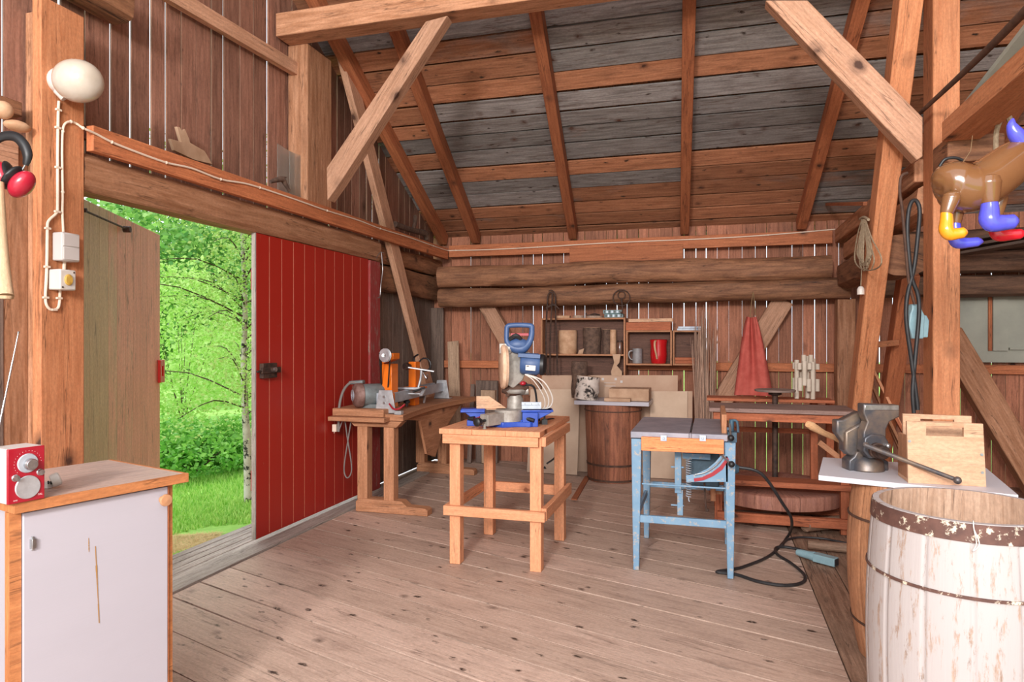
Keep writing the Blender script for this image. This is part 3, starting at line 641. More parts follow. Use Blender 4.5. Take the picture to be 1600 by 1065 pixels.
for _ in range(26000):
    t = random.random(); d = 4.9 + t * t * 9; u = random.uniform(235, 420); r = (u - 800) / FPX; x = d * (-sn + r * cs); y = d * (cs + r * sn)
    if x > -3.6 or (d < 5.9 and noise.noise((x * 1.2, y * 1.2, 4)) > .05): continue
    z = gz(x, y); h = random.uniform(.015, .06) * (1 + (d - 5) * .15); a = random.random() * 6.28; w = .004 + .0012 * d; q = V((math.cos(a) * w, math.sin(a) * w, 0)); l = V((random.gauss(0, .3) * h, random.gauss(0, .3) * h, h))
    p = V((x, y, z - .01)); m.add([p - q, p + q, p + l], [(0, 1, 2)], [[(0, 0)] * 3], random.random())
B(m, 'meadow_grass', M_blade, label='short bright green grass outside the doorway', cat='grass', kind='stuff')
m = MB()
for _ in range(6000):
    u = random.uniform(255, 345); d = random.uniform(4.75, 5.6); r = (u - 800) / FPX; x = d * (-sn + r * cs); y = d * (cs + r * sn)
    if x > -3.57: continue
    p = V((x, y, gz(x, y) + .012)); a = random.random() * 6.28; l = V((math.cos(a), math.sin(a), random.uniform(0, .3))) * random.uniform(.03, .09); q = l.cross(V((0, 0, 1))).normalized() * .002
    m.add([p - q, p + q, p + l], [(0, 1, 2)], [[(0, 0)] * 3], random.random())
B(m, 'dry_straw', plain('straw', 0xD8BE86, .9, c2=0xC4A468), label='dry yellow straw by the grooved door sill', cat='straw', kind='stuff')
# birch
bt = W(389, 772, 6.9); bx, by = bt.x, bt.y; bz = gz(bx, by); BT = T('birch_tree', 'slim young birch with a pale trunk outside the doorway', 'tree', (bx, by, bz))
tr = [V((bx, by, bz - .02)), W(387, 700, 6.9), W(383, 640, 6.9), W(381, 560, 6.92), W(383, 480, 6.95), W(380, 400, 6.95), W(377, 320, 7.0), W(376, 250, 7.0)]
m = MB(); m.tube(tr, [.05, .042, .034, .03, .026, .02, .015, .01], 12, 5); B(m, 'trunk', M_birchb, BT)
m = MB(); br = []
for i in range(46):
    t = random.uniform(.26, 1) ** 1.0; k = t * (len(tr) - 1); a = tr[int(min(k, len(tr) - 2))].lerp(tr[min(int(k) + 1, len(tr) - 1)], k % 1); an = random.random() * 6.28
    L_ = random.uniform(.5, 1.35) * (1.15 - .4 * t); e = a + V((math.cos(an) * L_, math.sin(an) * L_, random.uniform(.0, .45))); md = a.lerp(e, .5) + V((0, 0, .12))
    if e.x > -3.6: continue
    m.tube([a, md, e], [.009, .006, .002], 5, 3); br.append((a, md, e))
B(m, 'branch', M_hoopd, BT)
m = MB()
def lf():
    a, md, e = random.choice(br); t = random.uniform(.15, 1.08); p = a.lerp(md, t * 2) if t < .5 else md.lerp(e, t * 2 - 1)
    p = p + V((random.gauss(0, .1), random.gauss(0, .1), random.gauss(-.05, .1)))
    return p if p.x < -3.5 else None
leafcloud(m, lf, 15000, .034); B(m, 'foliage', M_lbirch, BT)
# bushes
def bush(u, v, d, w, h, n, size, mat, lb, nm='leafy_bush', grp='bushes outside the doorway'):
    p = W(u, v, d); z = gz(p.x, p.y); p = V((p.x, p.y, z)); R = T(nm, lb, 'bush', p, grp)
    m = MB()
    for i in range(7):
        a = random.random() * 6.28; m.tube([p, p + V((math.cos(a) * w * .3, math.sin(a) * w * .3, h * .7))], [.012, .004], 5)
    B(m, 'stem', M_hoopd, R)
    def f():
        q = V((random.gauss(0, 1), random.gauss(0, 1), random.gauss(0, 1))).normalized() * random.uniform(.55, 1) ** .5
        return V((p.x + q.x * w / 2, p.y + q.y * w / 2, z + h * (.5 + .5 * q.z) * (1 + .25 * noise.noise((q.x * 3, q.y * 3, u)))))
    m = MB(); leafcloud(m, f, n, size); B(m, 'foliage', mat, R)
bush(300, 760, 8.6, 1.5, .55, 2600, .075, M_lbush, 'low leafy bush left of the birch foot, nearest the straw')
bush(345, 745, 9.3, 1.6, .62, 2600, .075, M_lbush, 'low leafy bush just left of the birch trunk')
bush(398, 735, 9.4, 1.4, .7, 2400, .075, M_lbush, 'low leafy bush behind the birch trunk')
bush(262, 735, 9.0, 1.4, .7, 2400, .075, M_lbush, 'low leafy bush beside the open bare door')
bush(285, 600, 15, 2.6, 3.4, 5200, .12, M_lbirch, 'tall pale bush behind the birch, next to the bare door')
bush(350, 600, 20, 3.0, 2.2, 4200, .13, M_lbirch, 'pale round bush in the meadow behind the birch')
def tree(i, x, y, h, w, lb):
    z = gz(x, y); R = T('meadow_tree', lb, 'tree', (x, y, z), 'trees beyond the meadow'); m = MB(); m.tube([(x, y, z - .1), (x + .1, y, z + h * .5), (x, y, z + h * .85)], [.2, .14, .05], 8, 3); B(m, 'trunk', M_bark, R)
    def f():
        q = V((random.gauss(0, 1), random.gauss(0, 1), random.gauss(0, 1))).normalized() * random.uniform(.4, 1) ** .4; g = 1 + .3 * noise.noise((q.x * 2.2 + i, q.y * 2.2, q.z * 2.2))
        return V((x + q.x * w / 2 * g, y + q.y * w / 2 * g, z + h * (.52 + .5 * q.z * g)))
    m = MB(); leafcloud(m, f, 3600, .42); B(m, 'crown', M_lfar, R)
for i, (u, d, h, w, lb) in enumerate([(170, 40, 12, 9, 'green tree beyond the meadow hidden partly by the bare door'), (235, 34, 9, 7, 'green tree beyond the meadow at the bare door edge'), (285, 44, 13, 10, 'tall green tree beyond the meadow, second from the bare door'), (330, 36, 8, 7, 'shorter green tree in the middle of the far tree line'),
                                  (375, 46, 13, 10, 'tall green tree behind the top of the birch'), (425, 38, 10, 8, 'green tree just behind the edge of the red door'), (490, 42, 12, 10, 'green tree far right in the tree line')]):
    q = W(u, 500, d); tree(i, q.x, q.y, h, w, lb)
# ================================================================ MACHINES AND FURNITURE
random.seed(21)
def xyz(o, *p): return V(o) + V(p)
# ---- saw table
R = T('saw_table', 'light pine table with four legs and low rails carrying the mitre saw', 'table', (-1.28, 4.35, 0))
m = MB(); 
for k in range(3):
    x = -1.625 + k * .2163; m.box((x, 3.96, .816), (x + .2153, 4.86, .85), 1)
B(m, 'table_top', M_new, R, bevel=.003)
for (x, y) in ((-1.57, 4.0), (-1.05, 4.0), (-1.57, 4.67), (-1.05, 4.67)):
    m = MB(); m.box((x, y, 0), (x + .07, y + .07, .815), 2); B(m, 'leg', M_new, R, bevel=.003)
for (a, b) in (((-1.605, 3.965, .758), (-.99, 3.998, .8155)), ((-1.6, 4.742, .758), (-.99, 4.77, .8155)), ((-1.603, 3.999, .758), (-1.572, 4.741, .8155)), ((-.978, 3.999, .758), (-.947 - .03, 4.741, .8155))):
    pass
for lo, hi in (((-1.605, 3.966, .757), (-.99, 3.999, .8155)), ((-1.605, 4.741, .757), (-.99, 4.772, .8155)), ((-1.603, 4.0, .757), (-1.571, 4.74, .8155)), ((-.979, 4.0, .757), (-.95, 4.74, .8155))):
    m = MB(); m.box(lo, hi); B(m, 'apron', M_new, R, bevel=.003)
for lo, hi in (((-1.6, 3.966, .31), (-.95, 3.999, .37)), ((-1.57, 4.741, .3), (-.98, 4.772, .37)), ((-1.602, 4.0, .31), (-1.571, 4.74, .37)), ((-.979, 4.0, .31), (-.947, 4.78, .385))):
    m = MB(); m.box(lo, hi); B(m, 'stretcher', M_new, R, bevel=.003)
# ---- mitre saw on it
Ms = frame(800, 660, 4.4); sp = Ms @ V((0, 0, 0)); R = T('mitre_saw', 'blue and grey mitre saw with a tall handle, on the light pine table', 'saw', (sp.x, sp.y, .85))
z0 = (.85 - sp.z) / (4.4 / FPX)    # table height in local pixels
m = MB(Ms)   # blue base wings and feet
m.prism([(-80, 20), (-42, 20), (-42, 6), (-52, 4), (-60, 4)], (0, -6, z0 + 6), (1, 0, 0), (0, 0, 1), (0, 22, 0))
m.box((-70, -8, z0), (-44, 18, z0 + 9)); m.box((-80, -10, z0 + 21), (-42, 20, z0 + 25))
m.prism([(2, 22), (62, 22), (62, 18), (38, 6), (30, 0), (2, 0)], (0, -8, z0 + 3), (1, 0, 0), (0, 0, 1), (0, 28, 0))
m.box((0, -12, z0 + 22), (64, 22, z0 + 25)); m.box((16, -20, z0), (40, -8, z0 + 22))
m.prism([(-14, -30), (8, -22), (28, -24), (36, -16), (28, -6), (-20, -4), (-36, -14)], (0, 0, z0), (1, 0, 0), (0, 1, 0), (0, 0, 8))
m.prism([(-44, -14), (30, -14), (30, 6), (-44, 6)], (0, 0, z0), (1, 0, 0), (0, 1, 0), (0, 0, 10))
B(m, 'base', M_saw, R, bevel=.004)
m = MB(Ms); m.lathe((-5, -2, z0 + 8), [(0, 0), (22, 0), (22, 17), (20, 18), (0, 18)], 36); 
B(m, 'turntable', M_sawgrey, R)
m = MB(Ms); m.beam((-6, -4, z0 + 14), (-42, -42, z0 + 13), 17, 17); m.tube([(-41, -44, z0 - 0.2 + 1), (-41, -44, z0 + 8)], 2, 8); m.lathe((-41, -44, z0), [(0, 0), (3.4, 0), (3.4, 1.5), (0, 1.5)], 12); B(m, 'table_arm', M_sawgrey, R, bevel=.002)
m = MB(Ms); m.beam((-14, -8, z0 + 21), (-38, -36, z0 + 20.5), 5, 1); B(m, 'blade_slot', M_blk, R)
m = MB(Ms); m.tube([(-40, -44, z0 + 13), (-48, -52, z0 + 12)], 2.2, 8); m.lathe((-47, -51, z0 + 12), [(0, 0), (5, 0), (6.5, 3), (6.5, 9), (4, 11), (0, 11)], 14, axis=(-.62, -.78, 0)); B(m, 'lock_knob', M_blk, R)
m = MB(Ms); m.tube([(-58, -10, z0 + 11), (-49, -16, z0 + 13)], [2, 3.2], 8); B(m, 'clamp_lever', M_red, R)
for q in (((-68, -8, z0 + 12), (-58, -12, z0 + 12), 2.5, 4), ((22, -16, z0 + 13), (34, -22, z0 + 10), 4, 3)):
    m = MB(Ms); m.tube(q[:2], q[2:], 10); B(m, 'clamp_knob', M_blk, R)
m = MB(Ms); m.box((-3, 6, z0 + 25), (46, 9, z0 + 36))
for k in range(22): m.box((-1 + k * 2.1, 5.6, z0 + 30), (-.5 + k * 2.1, 6, z0 + (34 if k % 5 == 0 else 32)), m=1)
B(m, 'ruled_fence', [M_galv, M_blk], R, bevel=.001)
m = MB(Ms); m.prism([(-56, 25), (-56, 45), (-36, 45), (-10, 27), (-10, 25)], (0, 8, z0), (1, 0, 0), (0, 0, 1), (0, 3, 0)); m.box((-40, -4, z0 + 25), (-10, 8, z0 + 26)); B(m, 'wooden_fence', M_ply, R, bevel=.001)
m = MB(Ms); m.lathe((5, 14, z0 + 8), [(0, 0), (14, 0), (13, 26), (13, 32), (9, 40), (10, 52), (0, 52)], 20); m.tube([(-10, 16, z0 + 50), (26, 14, z0 + 54)], 7, 12); m.lathe((5, 12, z0 + 50), [(0, 0), (16, 0), (18, 3), (16, 6), (0, 6)], 20); B(m, 'pivot_post', M_sawgrey, R)
m = MB(Ms); m.tube([(-14, 10, z0 + 57), (4, 6, z0 + 54), (24, 12, z0 + 62)], [7, 9, 6], 12, 4); m.tube([(-8, 4, z0 + 45), (-2, 2, z0 + 52)], 2.5, 8); B(m, 'tilt_housing', M_hoopd, R)
# blade guard: thick disc seen nearly edge-on
ga = V((1, .12, 0)).normalized(); m = MB(Ms)
m.lathe((-13, 0, z0 + 92), [(0, -5), (28, -5), (33, -3), (34, 1), (32, 5), (0, 5)], 36, axis=ga); gd = B(m, 'blade_guard', M_dust, R)
m = MB(Ms); m.lathe((-13, 0, z0 + 92), [(29, -5.4), (33.5, -4), (35, -1), (35, 1)], 36, axis=ga); B(m, 'guard_rim', M_dust, gd)
m = MB(Ms); m.prism([(-10, 34), (6, 34), (34, 22), (34, 2), (22, -22), (8, -34), (-2, -28), (-8, 0)], (-6, -3, z0 + 92), (1, .3, 0), (0, 0, 1), (0, 12, 0)); m.box((-20, -6, z0 + 112), (-2, 10, z0 + 128)); m.tube([(-8, 0, z0 + 118), (4, 0, z0 + 128), (8, 2, z0 + 136)], [9, 7, 5], 10, 3); B(m, 'gear_housing', M_sawgrey, R, bevel=.004)
m = MB(Ms); ax = V((1, -.12, -.06)).normalized(); m.lathe((14, 2, z0 + 97), [(0, 0), (15, 0), (17, 3), (17, 26), (14, 32), (0, 32)], 26, axis=ax); m.beam((10, -8, z0 + 110), (44, -12, z0 + 108), 12, 6); mo = B(m, 'motor', M_saw2, R, bevel=.001)
m = MB(Ms); m.lathe((44.5, -1.6, z0 + 95), [(0, 0), (16.5, 0), (16.5, 5), (12, 9), (0, 10)], 24, axis=ax); B(m, 'motor_cap', M_blk, mo)
m = MB(Ms); m.beam((21, -15.4, z0 + 91), (36, -17.2, z0 + 90), 1.2, 8, side=(0, 1, 0)); B(m, 'rating_label', M_white, mo)
m = MB(Ms); m.box((22.5, -16.6, z0 + 92.5), (31, -16.2, z0 + 94)); B(m, 'label_print', M_blk, mo)
# tall D handle
hp = [(-8, 0, z0 + 152), (-8, -2, z0 + 132), (0, -2, z0 + 122), (16, -2, z0 + 120), (28, -2, z0 + 132), (31, -2, z0 + 150), (27, -2, z0 + 156), (-4, 0, z0 + 156), (-8, 0, z0 + 150)]
m = MB(Ms); m.tube(hp, [4, 4, 7, 8, 5, 4.2, 4, 4, 4], 12, 5); m.ball((10, -2, z0 + 126), (18, 8, 10)); hd = B(m, 'handle', M_saw2, R)
m = MB(Ms); m.box((-2, -5, z0 + 140), (26, 0, z0 + 144)); B(m, 'trigger_bar', M_red, hd, bevel=.001)
m = MB(Ms); m.tube([(-4, -4, z0 + 134), (6, -6, z0 + 140), (14, -5, z0 + 134)], [3, 4, 3], 8, 3); B(m, 'trigger', M_blk, hd)
for k in range(3):
    m = MB(Ms); q = k * 7; m.tube([(20 + k, -4, z0 + 80), (34 + q, -6, z0 + 70), (50 + q * .9, 2, z0 + 44 + k), (50 + q * .8, 8, z0 + 26 + k * 2), (36 + q, 10, z0 + 24)], .8 + .15 * k, 6, 5); B(m, 'white_cable', M_white, R)
m = MB(Ms); m.tube([(14, 4, z0 + 62), (34, 8, z0 + 60), (40, 20, z0 + 30), (44, 22, z0 + 4)], 1.8, 8, 5); m.tube([(44, 22, z0 + 1), (54, 60, z0 + 1.5), (76, 98, z0 - 6), (78, 106, z0 - 60), (60, 112, z0 - 80)], 1.5, 8, 5); B(m, 'power_cord', M_rub, R)
m = MB(Ms); m.ball((17, -4, z0 + 66), (5, 4, 3.4)); B(m, 'release_knob', M_red, R)
m = MB(Ms); m.box((47, 10, z0), (56, 22, z0 + 8)); m.box((50, 12, z0 + 8), (53, 16, z0 + 18)); B(m, 'rear_stay', M_blk, R)
# ---- blue table saw
R = T('table_saw', 'worn light blue table saw on four tapered legs with an orange wood rail', 'table saw', (-.16, 4.56, 0))
def leg(x0, y0, sx, w0=.035, w1=.062):
    m = MB(); m.hexa([(x0, y0, 0), (x0 + w0 * sx, y0, 0), (x0 + w0 * sx, y0 + .045, 0), (x0, y0 + .045, 0), (x0 - .012 * sx, y0, .8), (x0 + (w1 - .012) * sx, y0, .8), (x0 + (w1 - .012) * sx, y0 + .05, .8), (x0 - .012 * sx, y0 + .05, .8)] if sx > 0 else
        [(x0 - w0, y0, 0), (x0, y0, 0), (x0, y0 + .045, 0), (x0 - w0, y0 + .045, 0), (x0 + .012 - w1, y0, .8), (x0 + .012, y0, .8), (x0 + .012, y0 + .05, .8), (x0 + .012 - w1, y0 + .05, .8)])
    B(m, 'leg', M_blue, R, bevel=.004)
xl = FL(988, 890).x + .005; xr = FL(1146, 902).x
for x, sx in ((xl, 1), (xr, -1)):
    for y in (4.2, 4.9): leg(x, y, sx)
m = MB(); zt = .845; xa, xb = xl - .015, xr + .018; xm = -.115
m.box((xa, 4.19, .805), (xm - .006, 5.02, zt), 1); m.box((xm + .006, 4.19, .805), (xb - .05, 5.02, zt), 1); m.box((xm - .006, 4.19, .8), (xm + .006, 4.24, zt), 1); B(m, 'saw_top', M_bluet, R, bevel=.004)
m = MB(); m.box((xm - .005, 4.25, .80), (xm + .005, 5.0, .812)); B(m, 'blade_groove', M_blk, R)
m = MB(); m.box((xl + .052, 4.165, .735), (xr - .055, 4.195, .818), 0); rl_ = B(m, 'front_rail', wood('orange_rail_wood', 0xE39462, 0xCB7646, dirtamt=.25, kden=.3), R, bevel=.003)
for uu in (1037, 1098):
    p = OY(uu, 684, 4.165); m = MB(); m.box((p.x - .018, 4.158, p.z - .018), (p.x + .018, 4.165, p.z + .018)); m.tube([(p.x, 4.158, p.z), (p.x, 4.148, p.z)], .007, 6); B(m, 'bolt_plate', M_galv, rl_, bevel=.001)
for lo, hi in (((xl + .03, 4.21, .29), (xr - .03, 4.235, .335)), ((xl + .03, 4.915, .36), (xr - .03, 4.935, .4)), ((xl + .05, 4.215, .52), (xr - .04, 4.225, .53)), ((xl + .005, 4.245, .3), (xl + .025, 4.9, .34)), ((xr - .03, 4.245, .3), (xr - .01, 4.9, .34))):
    m = MB(); m.box(lo, hi); B(m, 'cross_bar', M_blue, R, bevel=.003)
m = MB(); m.box((-.13, 4.5, .47), (.055, 4.75, .7)); m.lathe((-.12, 4.45, .73), [(0, 0), (.022, 0), (.022, .2), (0, .2)], 16, axis=(1, 0, 0)); B(m, 'motor_box', M_dkblue, R, bevel=.01)
m = MB(); m.box((-.215, 4.4, .44), (-.175, 4.44, .8), 2); m.box((-.17, 4.42, .655), (.0, 4.44, .69), 0); m.box((-.2, 4.41, .3), (-.165, 4.45, .46), 2); m.tube([(-.24, 4.42, .6), (-.16, 4.42, .6)], .006, 8); m.tube([(-.24, 4.42, .36), (-.16, 4.42, .36)], .005, 8); B(m, 'lift_bracket', M_blue, R, bevel=.002)
m = MB(); hel = [(math.cos(k * .9) * .016 - .13, math.sin(k * .9) * .016 + 4.39, .66 - k * .0021) for k in range(112)]; m.tube(hel, .0032, 6); m.tube([(-.13, 4.39, .425), (-.13, 4.39, .405), (-.125, 4.39, .395)], .004, 6); B(m, 'tension_spring', M_galv, R)
m = MB(); m.tube([(-.035, 4.38, .52), (-.03, 4.38, .4), (-.022, 4.38, .345), (-.012, 4.38, .36)], .006, 8, 4); B(m, 'hook_rod', M_iron, R)
# tilt scale
q = [OY(u, v, 4.23) for u, v in ((1072, 741), (1087, 739), (1105, 731), (1118, 720), (1128, 708), (1137, 712), (1137, 751), (1073, 751))]
m = MB(); m.prism([(p.x, p.z) for p in q], (0, 4.2, 0), (1, 0, 0), (0, 0, 1), (0, .008, 0)); sc = B(m, 'tilt_quadrant', M_blue, R)
m = MB(); arc = [(1084, 747), (1097, 745), (1112, 738), (1125, 728), (1136, 714)]; arc2 = [(1139, 717), (1129, 733), (1115, 743), (1099, 750), (1085, 752)]
m.prism([(OY(u, v, 4.2).x, OY(u, v, 4.2).z) for u, v in arc + arc2][::-1], (0, 4.199, 0), (1, 0, 0), (0, 0, 1), (0, -.003, 0)); B(m, 'red_scale', M_red, sc)
m = MB(); m.tube([OY(u, v, 4.185) for u, v in ((1086, 741), (1101, 738), (1115, 730), (1127, 718), (1131, 709))], .004, 8, 3); B(m, 'scale_arc', M_steel, sc)
for (u0, v0, u1, v1) in ((1128, 711, 1143, 725), (1140, 662, 1142, 684)):
    m = MB(); a, b = OY(u0, v0, 4.19), OY(u1, v1, 4.12); m.tube([a, b], .006, 8); hh = B(m, 'hand_lever', M_steel, R)
    m = MB(); m.ball(b, .019); B(m, 'lever_knob', M_blk, hh)
m = MB(); m.box((xb - .085, 4.25, zt), (xb - .055, 4.85, zt + .012 + .10), 1); B(m, 'rip_fence', M_old, R, bevel=.003)
m = MB(); p = (xb - .028, 4.24, .86); m.tube([p, (p[0], p[1], .93)], .014, 10); m.tube([(p[0] + .0, 4.24, .925), (p[0] + .03, 4.23, .92), (p[0] + .035, 4.2, .86)], .008, 8, 3); m.box((xb - .05, 4.2, .8), (xb, 4.3, .86)); B(m, 'fence_clamp', M_dkblue, R, bevel=.002)
m = MB(); m.box((-.0, 4.86, .3), (.035, 4.9, .6), 2); m.box((.04, 4.95, .33), (.08, 4.98, .62), 2); B(m, 'rear_wooden_stay', M_old, R, bevel=.003)
m = MB(); m.lathe((xr - .01, 4.35, .62), [(0, 0), (.03, 0), (.03, .03), (.02, .045), (0, .045)], 14, axis=(1, 0, 0)); B(m, 'cable_inlet', M_dkblue, R)
# its cable with plug lying on the boards
cp = [V((xr + .035, 4.35, .63)), W(1190, 740, 4.1), W(1222, 785, 4.15), W(1237, 812, 4.3)]
g = [FL(u, v, .01) for u, v in ((1232, 836), (1205, 866), (1165, 884), (1145, 889), (1120, 893), (1150, 897), (1185, 908), (1225, 914), (1253, 910), (1257, 898), (1237, 880), (1215, 866), (1212, 856), (1225, 854), (1245, 857), (1262, 862))]
m = MB(); m.tube(cp + g, .0095, 8, 5); cb = B(m, 'power_cable', M_rub, None, 'black power cable snaking from the blue table saw over the floor', 'cable')
m = MB(); m.tube([FL(u, v, .011) for u, v in ((1222, 852), (1230, 843), (1250, 839), (1285, 841), (1312, 846), (1345, 852))], .008, 8, 5); B(m, 'extension_cable', M_rub, None, 'black cable behind the grey blue plug, leading under the brown barrel', 'cable')
a, b = FL(1245, 862, .03), FL(1307, 878, .03); d = (b - a).normalized(); R = T('cable_connector', 'grey blue plug connector lying on the floor by the brown barrel', 'plug', (a.x, a.y, 0))
m = MB(); m.tube([a, a + d * .03, a + d * .08, a + d * .12], [.018, .024, .026, .032], 14, 3); m.beam(a + d * .12, b, .058, .05); B(m, 'plug_body', M_connect, R, bevel=.003)
m = MB(); m.beam(b, b + d * .003, .045, .04); B(m, 'plug_socket', M_rub, R)
# ---- brown barrel at the back with board and things on it
bc = W(958, 700, 6.9); bc.z = 0
def barrel(nm, lb, c, r0, rb, r1, H, mat, hoops, hm, staves=14, open_top=False, inmat=None, seg=56):
    R = T(nm, lb, 'barrel', c); prof = []
    for i in range(13):
        t = i / 12; r = (r0 * (1 - t) + r1 * t) + (rb - (r0 + r1) / 2) * 4 * t * (1 - t); prof.append((r, H * t))
    f = lambda z: (r0 * (1 - z / H) + r1 * z / H) + (rb - (r0 + r1) / 2) * 4 * z / H * (1 - z / H)
    m = MB(); p = [(0, .03), (r0 - .02, .03), (r0 - .02, 0)] + prof
    if open_top: p = p + [(r1 - .018, H)] + [(f(H * t) - .02, H * t) for t in (.95, .8, .6, .4, .2, .06)] + [(0, .06)]
    else: p = p + [(r1 - .02, H), (r1 - .02, H - .03), (0, H - .03)]
    m.lathe(c, p, staves * 18, stave=staves); o = B(m, 'staves', mat, R)
    # seams: small V grooves between staves, inside and out
    me = o.data; n = staves * 18
    for i, vv in enumerate(me.vertices):
        if i % n % 18 == 0:
            q = V((vv.co.x, vv.co.y, 0))
            if q.length > .1 and 3 * n <= i < 16 * n: vv.co.x *= .972; vv.co.y *= .972
    if open_top and inmat:
        me.materials.append(inmat); base = (len(p) - 8) * n
        for pl in me.polygons:
            if pl.center.xy.length < f(pl.center.z + 0) - .012 and pl.center.z < H - .004 and pl.center.z > .04: pl.material_index = 1
    for (z, w, th) in hoops:
        m = MB(); m.lathe(c, [(f(z - w / 2) + .0005, z - w / 2), (f(z - w / 2) + th, z - w / 2), (f(z + w / 2) + th, z + w / 2), (f(z + w / 2) + .0005, z + w / 2)], 64, smooth=True); B(m, 'hoop', hm, R)
    return R
barrel('brown_barrel', 'dark brown slatted barrel by the back wall under a white board', bc, .255, .27, .285, .765, M_barreld, [(.17, .02, .005), (.7, .01, .006), (.02, .02, .004)], M_hoopd, 16)
a, b = OY(897, 628, 6.62), OY(1014, 633, 6.62)
m = MB(); m.box((a.x, 6.62, .766), (b.x, 7.08, .805), 0); B(m, 'white_board', M_whitep, None, 'white board lying on the dark brown barrel by the back wall', 'board', bevel=.002)
# logs and blocks on the white board
def stump(nm, lb, c, r, h, bark, tilt=(0, 0), grp=None, seg=22, cutm=M_cutw, sx=1):
    R = T(nm, lb, 'log', c, grp); ax = V((tilt[0], tilt[1], 1)).normalized(); m = MB(); pr = [(r * random.uniform(.95, 1.03), h * i / 8) for i in range(9)]
    m.lathe(c, [(0, 0)] + pr, seg, axis=ax, sx=sx)
    for i, p in enumerate(m.v):
        q = V(p) - V(c); k = 1 + .07 * noise.noise((q.x * 14, q.y * 14, q.z * 9)); m.v[i] = tuple(V(c) + V((q.x * k, q.y * k, q.z)))
    B(m, 'bark', bark, R); m = MB(); m.lathe(V(c) + ax * (h + .0005), [(pr[-1][0] * .97, 0), (pr[-1][0] * .95, .002), (0, .002)], seg, axis=ax, sx=sx); B(m, 'cut_face', cutm, R)
    return R
p = OY(916, 620, 6.78); stump('birch_log', 'short birch log with black and white bark on the white board', (p.x, 6.78, .806), .118, .23, M_birchb, (.1, .05), cutm=M_block)
p = OY(909, 600, 7.0); stump('spruce_log', 'dark barked log standing behind the birch log', (p.x - .02, 6.985, .806), .085, .37, M_bark, cutm=M_bark)
a, b = OY(951, 620, 6.7), OY(1014, 600, 6.7); m = MB(); m.box((a.x, 6.7, .8065), (b.x, 6.98, .925), 0); B(m, 'wooden_block', M_block, None, 'dusty rough wooden block on the right of the white board', 'block', bevel=.006)
m = MB(); p = OY(947, 620, 6.66); m.box((p.x - .01, 6.6, .8055), (p.x + .24, 6.69, .838), 0); B(m, 'wooden_offcut', M_block, None, 'small flat offcut in front of the dusty wooden block', 'offcut', bevel=.003)
# ---- lathe bench
R = T('lathe_bench', 'old pine bench with trestle ends carrying the orange lathe by the red door', 'bench', (-2.6, 5.8, 0))
def trestle(xa, xb, y, post_x, ztop, w=.09):
    m = MB(); L = xb - xa; m.prism([(0, 0), (L, 0), (L, .045), (L * .97, .06), (L * .72, .065), (L * .64, .105), (L * .05, .11), (0, .08)], (xa, y - .05, 0), (1, 0, 0), (0, 0, 1), (0, .1, 0)); B(m, 'foot', M_old, R, bevel=.004)
    for px_ in post_x:
        m = MB(); m.box((px_ - w / 2, y - .045, .1), (px_ + w / 2, y + .045, ztop - .05), 2); B(m, 'leg', M_old, R, bevel=.004)
    m = MB(); L = post_x[1] - post_x[0] + .24; x0 = post_x[0] - .12; m.prism([(.05, 0), (L - .05, 0), (L, .05), (0, .05)], (x0, y - .05, ztop - .05), (1, 0, 0), (0, 0, 1), (0, .1, 0)); B(m, 'cross_beam', M_old, R, bevel=.003)
yN = 5.06; z = .745
trestle(FL(550, 800).x + .01, FL(674, 803).x, yN, (OY(570, 720, yN).x, OY(611, 720, yN).x), z)
yF = 6.72; trestle(FL(645, 740).x, FL(742, 742).x, yF, (OY(659, 700, yF).x, OY(693, 700, yF).x), .76, .1)
x0, x1 = OY(514, 650, 4.95).x, OY(600, 650, 4.95).x
m = MB(); m.box((OY(512, 660, 4.9).x, 4.9, z), (OY(600, 660, 4.9).x, 5.34, z + .035), 0); B(m, 'shelf_board', M_old, R, bevel=.004)
m = MB(); m.box((OY(519, 650, 4.97).x, 4.97, z + .0355), (OY(599, 650, 4.97).x, 5.3, z + .0955), 0); B(m, 'motor_plank', M_old, R, bevel=.006)
# long curved top
pts = []; xs_n = OY(603, 650, 5.0).x
nst = 16; m = MB()
outl = []
for i in range(nst + 1):
    t = i / nst; y = 5.0 + t * 1.86; xr_ = -2.36 - .085 * math.sin(t * math.pi) - .02 * t; outl.append((xr_, y))
poly = [(-2.86, 5.36), (-2.55, 5.36), (-2.55, 5.0)] + outl + [(-2.86, 6.86)]
m.prism(poly, (0, 0, z + .005 + .0), (1, 0, 0), (0, 1, 0), (0, 0, .05)); 
B(m, 'bench_top', M_old, R, bevel=.006)
# curved apron board hanging at the side
m = MB(); ap = [(5.15, 0), (5.6, -.06), (5.75, -.38), (5.95, -.44), (6.1, -.25), (6.5, -.06), (6.65, 0)]
m.prism(ap, (-2.5, 0, z), (0, 1, 0), (0, 0, 1), (.025, 0, 0)); B(m, 'curved_apron', M_old, R, bevel=.002)
# ---- the wood lathe (a thing on the bench)
R = T('wood_lathe', 'wood lathe with orange head and tail posts on the trestle bench', 'lathe', (-2.6, 5.7, z + .05)); zb = z + .056
def bracket(cx, y, w, h, tilt):
    m = MB(); m.prism([(-w / 2, 0), (w / 2, 0), (w * .3, h), (-w * .3, h)], (cx, y, zb), (1, 0, 0), (0, 0, 1), (0, .012, 0)); m.box((cx - w / 2, y, zb), (cx + w / 2, y + .09, zb + .008)); o = B(m, 'end_bracket', M_alu, R, bevel=.002)
    for k in (.45, .72):
        m = MB(); m.tube([(cx - .01, y - .006, zb + h * k), (cx - .01, y, zb + h * k)], .011, 8); B(m, 'bolt', M_steel, o)
pB = OY(602, 630, 5.06); bracket(pB.x, 5.06, .19, .19, 0)
pC = OY(690, 600, 6.5); bracket(pC.x, 6.5, .17, .19, 0)
